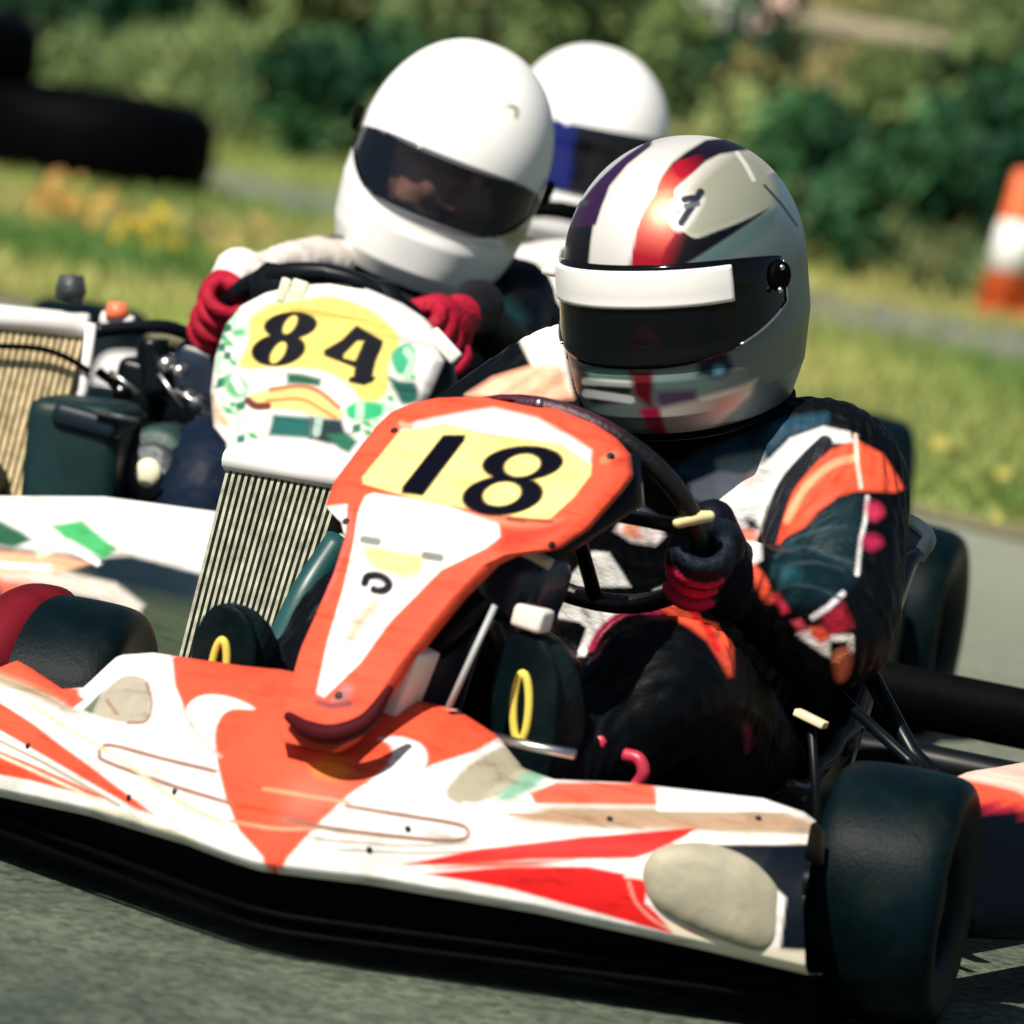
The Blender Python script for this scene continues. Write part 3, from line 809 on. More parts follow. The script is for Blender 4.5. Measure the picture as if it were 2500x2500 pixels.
def stud(parent, o, uv, axes, r, m, name='bolt'):
    V = np.array([v.co for v in o.data.vertices]); N = np.array([v.normal for v in o.data.vertices])
    U = np.column_stack([V @ np.array(axes[0]), V @ np.array(axes[1])]); f = np.cross(axes[0], axes[1])
    d = ((U - np.array(uv))**2).sum(1) + 1e-3*(N @ f < 0) - 1e-5*(V @ f)
    i = int(np.argmin(d)); c, n = V[i], N[i]*(1 if N[i] @ f > 0 else -1)
    return add(name, tube([c - n*.002, c + n*.0018, c + n*.0026], [r, r, r*.55], 12), m, parent)
for uv in [(-0.4234,0.1928),(-0.267,0.153),(-0.0373,0.1203),(0.1592,0.129),(0.304,0.129),(-0.0734,0.1008),(-0.3145,0.146)]: stud(b18, b18, uv, AX18, .0030, M_bolt)
# rounded end pads (right one faces the camera)
def end_pad(s):
    a = np.arange(48)/48*2*pi
    out = np.array([(.338, .142), (.339, .160), (.349, .172), (.379, .181), (.416, .176), (.446, .161), (.463, .142), (.469, .104), (.457, .086), (.428, .088), (.380, .101), (.350, .117)])
    out = roundpoly(out, 4)
    c = out.mean(0); rings = []
    for k, (sc, off) in enumerate(((1.0, .012), (1.0, -.006), (.965, -.015), (.88, -.022), (.6, -.027), (.25, -.028))):
        q = c + (out - c)*sc
        y = np.interp(q[:, 1], [.07, .18], [-.268, -.262]) + .50*(q[:, 0] - .40) + off
        rings.append(np.column_stack([s*q[:, 0], y, q[:, 1]]))
    V, F = loft(rings)
    if s < 0: F = [f[::-1] for f in F]
    return V, F
M_pad = mat('scuffed_beige_plastic', (.36, .33, .24), rough=.6, var=.14, vscale=30, bump=.15, bscale=50, dirt=((.22, .24, .18), 40, .5))
add('bumper_end_pad', end_pad(1), M_pad, b18)
# dark lower skirt and splitter, black also for the shaded gap below
xs_ = np.linspace(-.49, .49, 80); rws = []
for dz, dy in ((-.006, .030), (-.03, .050), (-.055, .046), (-.066, .050), (-.070, .07), (-.072, .20)):
    rws.append(np.column_stack([xs_, ylo(xs_) + dy, np.maximum(zlo(xs_) + dz, .012)]))
add('lower_skirt', grid(np.array(rws), flip=True), M_black, b18)
bars = [tube([(x, ylo(np.array(x)) + .040, zz + .02*abs(x)) for x in np.linspace(-.48, .48, 24)], .0045, 6) for zz in (.030, .046)]
add('skid_rail', join(*bars), M_black, b18)
add('bumper_bar', tube([(0.1247,-0.24,0.2364), (0.1667,-0.235,0.2344), (0.214,-0.23,0.2346)], .0055, 8), M_steel, k18)

# number panel 18
PZ = [.1, .236, .42, .552, .7]; PY = [-.52, -.41, -.26, -.09, .1]
xc18 = lambda z: np.interp(z, [.22, .30, .42, .5, .553], [.018, .014, .026, .034, .022])
hw18 = lambda z: np.interp(z, [.215, .225, .25, .29, .334, .37, .405, .418, .428, .45, .49, .505, .522, .534, .543, .550, .5525], [.030, .040, .047, .056, .064, .071, .083, .098, .128, .140, .143, .142, .132, .113, .088, .050, .03])
n18 = add('number_panel', panel_mesh(PZ, PY, xc18, hw18, .215, .5525, 1.0), M_paint, k18)
BLK = (.0008, .0008, .006); PAL = (.84, .70, .25)
paint(n18, ORANGE, AX18, [
    ('f', [(-0.0476,0.5111),(-0.03,0.5197),(0.0128,0.5277),(0.0448,0.533),(0.0901,0.522),(0.1192,0.5058),(0.1429,0.4898),(0.1411,0.4738),(0.1128,0.4962),(0.0321,0.5071),(-0.0032,0.5169),(-0.0458,0.5052)], WHITE, .003),
    ('f', [(-0.0481,0.5106),(-0.0032,0.5169),(0.0321,0.506),(0.1128,0.4962),(0.1432,0.4759),(0.1421,0.4653),(0.125,0.4431),(0.1007,0.421),(0.0818,0.4195),(0.0514,0.4263),(0.0135,0.4326),(-0.0282,0.44),(-0.0844,0.457),(-0.0856,0.4634)], PAL),
    ('f', [(-0.0819,0.4448),(-0.074,0.4474),(-0.0245,0.4394),(0.0136,0.4305),(0.0504,0.4184),(0.0525,0.4033),(0.0374,0.3923),(-0.0059,0.371),(-0.0551,0.3212),(-0.0843,0.2811),(-0.1192,0.2472),(-0.1271,0.2512),(-0.1171,0.3014),(-0.1023,0.3531),(-0.0926,0.4),(-0.089,0.4289)], WHITE),
    ('f', [(-0.1297,0.4342),(-0.1003,0.4358),(-0.1012,0.4079),(-0.1145,0.378),(-0.1281,0.3686)], WHITE),
    ('l', [(-0.0965,0.4316),(-0.0969,0.4052),(-0.107,0.378),(-0.1196,0.3426)], .0022, (.80,.12,.10)),
    ('f', [(-0.084,0.3948),(-0.065,0.3938),(-0.0239,0.3865),(-0.0247,0.3689),(-0.0414,0.3626),(-0.0615,0.3693),(-0.0817,0.3812)], PAL, .004),
    ('l', [(-0.0831,0.4011),(-0.0693,0.399)], .0042, (.20,.20,.20)),
    ('l', [(-0.0217,0.3855),(-0.007,0.3834)], .0042, (.20,.20,.20)),
    ('L', [(-0.0813,0.3583),(-0.0783,0.3646),(-0.0698,0.3656),(-0.0614,0.3625),(-0.0571,0.3563),(-0.0623,0.3511),(-0.0718,0.3521)], .0042, (.004,.004,.01)),
    ('s', [(-0.074,0.3604),(-0.0666,0.3615),(-0.0624,0.3574),(-0.0686,0.3542)], (.55,.50,.55)),
    ('s', [(-0.0748,0.3428),(-0.0642,0.3377),(-0.0796,0.317),(-0.095,0.2964),(-0.0979,0.3118)], (.52,.43,.32), .005),
    ('f', [(0.0136,0.4305),(0.0514,0.4252),(0.0818,0.4184),(0.1144,0.4221),(0.0975,0.4106),(0.074,0.4106),(0.0525,0.4158)], (.55,.20,.12), .003),
    ('f', [(0.0556,0.4095),(0.1028,0.4158),(0.1227,0.4184),(0.0923,0.4022),(0.0739,0.3949),(0.0504,0.3908)], (.70,.05,.03), .005),
    ('f', [(-0.0052,0.5061),(0.0178,0.506),(0.0167,0.5001),(-0.0246,0.4442),(-0.0463,0.4469),(-0.0459,0.4532)], BLK),
    ('f', [(0.1151,0.4768),(0.1128,0.4728),(0.1087,0.469),(0.1028,0.4656),(0.0956,0.4628),(0.0872,0.4606),(0.0783,0.4593),(0.0692,0.4589),(0.0603,0.4593),(0.0522,0.4607),(0.0451,0.4628),(0.0395,0.4657),(0.0357,0.4691),(0.0338,0.4729),(0.034,0.4769),(0.0362,0.4809),(0.0403,0.4847),(0.0462,0.4881),(0.0534,0.491),(0.0618,0.4931),(0.0708,0.4945),(0.08,0.4949),(0.0889,0.4944),(0.097,0.4931),(0.1041,0.4909),(0.1096,0.4881),(0.1134,0.4846),(0.1153,0.4808)], BLK),
    ('f', [(0.0951,0.4448),(0.0928,0.4403),(0.0885,0.436),(0.0825,0.4322),(0.0752,0.429),(0.0668,0.4265),(0.0579,0.425),(0.0488,0.4245),(0.04,0.425),(0.0319,0.4265),(0.025,0.429),(0.0195,0.4322),(0.0158,0.436),(0.0141,0.4403),(0.0144,0.4448),(0.0167,0.4493),(0.021,0.4537),(0.0269,0.4575),(0.0343,0.4607),(0.0427,0.4632),(0.0517,0.4647),(0.0609,0.4652),(0.0697,0.4647),(0.0778,0.4631),(0.0848,0.4607),(0.0902,0.4575),(0.0938,0.4536),(0.0955,0.4493)], BLK),
    ('f', [(0.0917,0.4749),(0.0905,0.4724),(0.0885,0.4701),(0.0858,0.468),(0.0825,0.4662),(0.0788,0.4649),(0.0748,0.4641),(0.0708,0.4638),(0.067,0.4641),(0.0636,0.4649),(0.0607,0.4663),(0.0584,0.468),(0.057,0.4701),(0.0564,0.4725),(0.0567,0.4749),(0.0578,0.4774),(0.0598,0.4798),(0.0625,0.4819),(0.0658,0.4836),(0.0696,0.485),(0.0735,0.4858),(0.0775,0.4861),(0.0813,0.4858),(0.0848,0.4849),(0.0877,0.4836),(0.0899,0.4819),(0.0914,0.4797),(0.092,0.4774)], PAL),
    ('f', [(0.0724,0.4463),(0.0712,0.4437),(0.0691,0.4412),(0.0662,0.439),(0.0627,0.4371),(0.0588,0.4357),(0.0547,0.4349),(0.0505,0.4346),(0.0465,0.4349),(0.0429,0.4357),(0.0399,0.4371),(0.0375,0.439),(0.036,0.4412),(0.0353,0.4437),(0.0356,0.4463),(0.0369,0.449),(0.039,0.4514),(0.0418,0.4537),(0.0453,0.4556),(0.0492,0.457),(0.0534,0.4578),(0.0576,0.4581),(0.0616,0.4578),(0.0652,0.4569),(0.0683,0.4555),(0.0706,0.4537),(0.0721,0.4514),(0.0727,0.4489)], PAL),
    ('L', [(0.0766,0.4195),(0.0609,0.4221),(0.1028,0.4189)], .002, (.3,.05,.03)),
    ('f', [(-0.114,0.2463),(-0.0996,0.2606),(-0.0902,0.2576),(-0.0967,0.2428),(-0.1097,0.2392)], (.45,.16,.16), .003),
    ('l', [(-0.1254,0.2426),(-0.1123,0.2392),(-0.0941,0.2413)], .003, (.25,.05,.06)),
    ('l', [(0.1549,0.4802),(0.1666,0.4855)], .004, (.45,.18,.10)),
    ('l', [(-0.0477,0.5171),(-0.0379,0.5138)], .003, (.5,.3,.2)),
])
for uv in [(-0.054,0.5106),(0.1624,0.4834),(0.1027,0.395),(-0.1014,0.4184),(-0.1046,0.2494)]: stud(n18, n18, uv, AX18, .0038, M_bolt)
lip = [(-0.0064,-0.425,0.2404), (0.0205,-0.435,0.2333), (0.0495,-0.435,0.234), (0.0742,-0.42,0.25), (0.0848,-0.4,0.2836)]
add('panel_lip', tube(lip, [.005, .009, .010, .009, .004], 12, n=5, round_caps=True), mat('dark_red_lip', (.05, .003, .006), rough=.7, spec=.1), n18)  # dark red lip; its near-black tone also stands for the recess's shadow
e18, nn18 = steering(k18, (.03, .07, .446), .146, 45, M_wrim, .0105)
wv_ = np.array([v.co for v in bpy.data.objects['steering_wheel'].data.vertices])
setcol(bpy.data.objects['steering_wheel'].data, np.where(((wv_[:, 2] > .535) & (wv_[:, 0] < .115))[:, None], np.array([.035, .004, .014]), np.array([.003, .003, .004])))
add('rim_bolt', blob((.032, -.043, .553), (.005, .005, .005), 10, 6), M_steel, k18)
# black cowl behind the panel, fuel tank with its top highlight as a pale strip, brackets, rods and hoses
add('column_cowl', loft([ell((.03, -.22, .30), .02, .02, 20), ell((.05, -.12, .40), .055, .03, 20), ell((.075, -.04, .47), .085, .04, 20), ell((.06, -.03, .52), .085, .03, 20)]), M_gloss, k18)
tk = add('fuel_tank', box((0.0836,-0.13,0.378), (.072, .10, .078), .03, Matrix.Rotation(radians(12), 3, 'Y'), 4), mat('dark_blue_tank', (.010, .022, .045), rough=.3, var=.3), k18)
add('tank_highlight', tube(catmull([(0.0539,-0.165,0.3973), (0.0737,-0.17,0.4107), (0.0964,-0.17,0.4168), (0.1281,-0.165,0.4073)], 5), [.006]*4 and .0065, 8), mat('pale_highlight', (.50, .47, .36), rough=.5), tk)
add('brake_reservoir', box((0.1327,-0.2,0.3558), (.034, .03, .024), .005, Matrix.Rotation(radians(6), 3, 'Y')), mat('white_reservoir', (.78, .77, .70), rough=.4), k18)
add('white_bracket', box((0.0547,-0.3,0.2792), (.024, .05, .075), .004, Matrix.Rotation(radians(14), 3, 'Y')), mat('white_bracket', (.76, .75, .68), rough=.4), k18)
add('foot_guard', box((0.0259,-0.16,0.2843), (.062, .02, .11), .01, Matrix.Rotation(radians(10), 3, 'Y')), mat('navy_guard', (.008, .02, .035), rough=.35, var=.3), k18)
M_rod = mat('pale_rod', (.42, .44, .45), rough=.5)
add('brake_rod', tube([(0.1227,-0.27,0.369), (0.0983,-0.29,0.263)], .0032, 6), M_rod, k18)
G_ = []
for th in np.linspace(radians(8), radians(98), 26):
    row = []
    for u in np.linspace(0, 1, 14):
        r_ = .146 - .022*abs(2*u - 1)**3 - .012*max(0, .25 - u)*4
        row.append((-.562 + .078*u, -r_*cos(th) - .012*cos(th), .13 + r_*sin(th) - .010))
    G_.append(row)
wf = add('wheel_fairing', grid(np.array(G_)), mat('dark_red_plastic', (.085, .004, .008), rough=.55, var=.6, vscale=14, spec=.08), k18)
mf = wf.modifiers.new('thickness', 'SOLIDIFY'); mf.thickness = .003
add('fairing_stay', tube([(-.50, -.125, .16), (-.43, -.12, .10), (-.36, -.06, .07)], .004, 8), M_black, k18)
add('tie_rod', tube([(.06, -.02, .13), (.40, .02, .13)], .006, 8), M_dark_steel, k18)
M_redhose = mat('red_hose', (.45, .03, .06), rough=.35, var=.2)
add('brake_hose', tube([(0.2088,-0.1,0.2273), (0.2249,-0.1,0.226), (0.2323,-0.1,0.2134), (0.2264,-0.1,0.1993), (0.2254,-0.12,0.1905)], .007, 8, n=6), M_redhose, k18)
add('brake_hose', tube([(0.1554,-0.1,0.2345), (0.1817,-0.1,0.2373), (0.1794,-0.1,0.226), (0.1769,-0.1,0.2126)], .0045, 8, n=5), M_redhose, k18)
add('stub_axle', tube([(.34, 0, .12), (.43, 0, .13)], .018, 12), M_dark_steel, k18)
add('stub_axle', tube([(-.34, 0, .12), (-.43, 0, .13)], .018, 12), M_dark_steel, k18)
add('seat_stay', tube([(0.26,0.3656,0.3098), (0.33,0.3584,0.2299), (0.36,0.3517,0.2122)], .010, 8), M_gloss, k18)
add('throttle_cable', tube([(0.24,0.3183,0.2882), (0.32,0.2712,0.2574), (0.38,0.2548,0.2277)], .006, 8, n=4), M_gloss, k18)
add('chain_guard', box((0.2691,0.22,0.2608), (.036, .016, .008), .002, Matrix.Rotation(radians(14), 3, 'Y')), mat('cream_guard', (.80, .70, .45), rough=.4), k18)
add('guard_strut', tube([(0.2674,0.225,0.2581), (.30, .26, .06)], .005, 8), M_dark_steel, k18)
add('clutch_cover', tube([(0.069,0.56,0.2093), (0.0552,0.6,0.205)], .02, 14), mat('teal_cover', (.03, .10, .09), rough=.4), k18)
add('rear_hub_box', box((.40, 1.06, .17), (.16, .14, .20), .02), M_black, k18)
def pod18(V):
    C = np.tile(np.array([.002, .005, .010]), (len(V), 1))  # lower side dark navy: the front wheel's shade painted in
    C[V[:, 2] > .206] = (.40, .02, .04)
    C[V[:, 2] > .213] = ORANGE
    C[(V[:, 2] > .226)] = (.80, .55, .46)
    C[(V[:, 2] > .2) & (V[:, 1] < .185)] = (.80, .30, .22)
    return C
side_pod(k18, 1, pod18); side_pod(k18, -1, pod18, .36)

# radiator standing beside the driver of kart 18: separate flat tubes with folded fins between
def radiator(parent, TL, TR_, BL, BR, n, depth, m_tube, m_fin, tank_m, tank_r=.014, label=None, wid=.30, wave=0.0, off=.02):
    TL, TR_, BL, BR = map(np.array, (TL, TR_, BL, BR))
    r = add('radiator', tube([TL + (TL - BL)*off, TR_ + (TR_ - BR)*off], tank_r, 12), tank_m, parent, label=label)
    add('lower_tank', tube([BL - (TL - BL)*.02, BR - (TR_ - BR)*.02], tank_r, 12), tank_m, r)
    wv = (TR_ - TL)/n
    me = None
    top0, bot0 = TL + wv*.5, BL + (BR - BL)/n*.5
    V, F = [], []
    tw = wid*np.linalg.norm(wv)
    u = (TR_ - TL)/np.linalg.norm(TR_ - TL)
    for k in range(n):
        t = TL + (TR_ - TL)*(k + .5)/n; b = BL + (BR - BL)*(k + .5)/n
        if me is None or True:
            d = t - b; L = np.linalg.norm(d); d = d/L
            nrm = np.cross(u, d); nrm /= np.linalg.norm(nrm)
            ns = 44 if wave else 2
            rows = []
            for i_ in range(ns):
                f_ = i_/(ns - 1); p = b + d*L*f_ + u*tw*wave*(1 if (i_ + k) % 2 else -1)
                rows.append([p - u*tw, p + u*tw, p + u*tw - nrm*depth, p - u*tw - nrm*depth])
            vv, ff = grid(np.array(rows), wrap=True)
            add('tube', (vv, ff), m_tube, r, smooth=False)
    # folded fins
    fins = []
    for k in range(n - 1):
        a0 = TL + (TR_ - TL)*(k + .5)/n; a1 = TL + (TR_ - TL)*(k + 1.5)/n
        b0 = BL + (BR - BL)*(k + .5)/n; b1 = BL + (BR - BL)*(k + 1.5)/n
        nf = 34; pts = []
        for i in range(nf + 1):
            s = i/nf
            p = (a0 + u*tw)*(1 - s) + (b0 + u*tw)*s if i % 2 == 0 else (a1 - u*tw)*(1 - s) + (b1 - u*tw)*s
            pts.append(p)
        nrm = np.cross(u, (TL - BL)); nrm /= np.linalg.norm(nrm)
        rows = np.array([[p - nrm*.0 - nrm*depth*.2 for p in pts], [p - nrm*depth for p in pts]])
        fins.append(grid(rows))
    add('fin', join(*fins), m_fin, r, smooth=False, kind='stuff')
    return r
M_tube = mat('radiator_tube', (.33, .34, .25), rough=.5, metal=.1, var=.45, vscale=60)
M_fin = mat('radiator_fin', (.008, .011, .008), rough=.6, metal=.0, var=.3, vscale=80)
M_tank = mat('white_tank', (.80, .78, .76), rough=.4)
radiator(k18, (-0.4352,0.2,0.4017), (-0.2939,0.2,0.4044), (-0.4312,0.14,0.1713), (-0.3054,0.14,0.1787), 18, .03, M_tube, M_fin, M_tank, .0125, 'dark radiator with silver tubes and white top tank', .23, 0.0, .045)
add('coolant_hose', tube([(-0.2388,0.1,0.3607), (-0.2497,0.06,0.3037), (-0.263,0.04,0.2374)], .016, 12, n=6), mat('teal_hose', (.012, .075, .075), rough=.4, var=.3), k18)

# ================================================================== kart 84
k84 = empty('go_kart', (-0.228, 1.49, 0.0), -radians(12), 'white and green racing kart wearing number 84, second in line', 'go-kart', 'racing karts on the track')
kart_base(k84, M_dark_steel, seat=True, rt=.525, rw=.20)
make_wheel(k84, (.475, 0, .13), .13, .135); make_wheel(k84, (-.475, 0, .13), .13, .135)
zlo4 = lambda x: np.full_like(x, .095); zhi4 = lambda x: np.interp(np.abs(x), [0, .2, .35, .5], [.275, .262, .235, .20])
ylo4 = lambda x: -.46 + .42*np.sqrt(x*x + .0016); yhi4 = lambda x: -.35 + .35*np.sqrt(x*x + .0016)
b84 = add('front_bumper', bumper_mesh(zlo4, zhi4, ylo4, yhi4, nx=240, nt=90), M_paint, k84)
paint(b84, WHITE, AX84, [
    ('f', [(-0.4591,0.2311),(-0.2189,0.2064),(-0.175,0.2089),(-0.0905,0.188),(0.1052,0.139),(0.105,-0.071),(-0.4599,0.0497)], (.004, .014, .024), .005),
    ('f', [(-0.4593,0.1842),(-0.2945,0.2001),(-0.2379,0.1877),(-0.2065,0.1691),(-0.1563,0.1599),(-0.0813,0.1446),(0.1052,0.102),(0.105,-0.071),(-0.4599,0.0497)], (.055, .075, .045), .014),  # navy-to-olive fade: asphalt reflection painted on the lower half
    ('f', [(-0.459,0.2373),(-0.3324,0.2125),(-0.2567,0.2063),(-0.2253,0.1989),(-0.2694,0.1846),(-0.3325,0.1782),(-0.4593,0.1842)], (.82, .40, .25), .004),
    ('l', [(-0.364,0.1987),(-0.3324,0.1963),(-0.2756,0.1926)], .004, WHITE),
    ('f', [(-0.2742,0.2424),(-0.2377,0.2486),(-0.1925,0.2151),(-0.2089,0.2027),(-0.2516,0.2262),(-0.2617,0.2188)], GREEN, .003),
    ('f', [(-0.2932,0.2187),(-0.2755,0.2374),(-0.2629,0.2312),(-0.2724,0.2094),(-0.2882,0.2063)], MINT, .004),
    ('f', [(-0.3701,0.2623),(-0.3322,0.2467),(-0.307,0.2343),(-0.2944,0.225),(-0.3197,0.2156),(-0.3703,0.2249)], (.02,.09,.05), .004),
    ('L', [(-0.2755,0.2374),(-0.2503,0.2188),(-0.2158,0.1989)], .004, WHITE),
    ('f', [(-0.3325,0.1863),(-0.2567,0.1889),(-0.1939,0.1754),(-0.1595,0.1506),(-0.1677,0.1351),(-0.2191,0.1567),(-0.282,0.169),(-0.3325,0.1751)], (.60,.56,.50), .004),
    ('f', [(-0.3705,0.1813),(-0.3072,0.1764),(-0.2631,0.169),(-0.2758,0.1441),(-0.2949,0.1129),(-0.3106,0.1191),(-0.3325,0.1689)], (.80,.14,.10), .006),
])
PZ4 = [.25, .45, .60]; PY4 = [-.254, -.20, -.1595]
xc4 = lambda z: np.interp(z, [.32, .36, .49, .545], [.004, .005, .026, .03])
hw4 = lambda z: np.interp(z, [.318, .325, .345, .36, .40, .44, .48, .505, .525, .538, .546, .549], [.068, .076, .084, .104, .124, .134, .136, .124, .098, .068, .036, .02])
n84 = add('number_panel', panel_mesh(PZ4, PY4, xc4, hw4, .318, .549, 1.0, 150, 150), M_paint, k84)
PY84 = (.84, .68, .17)
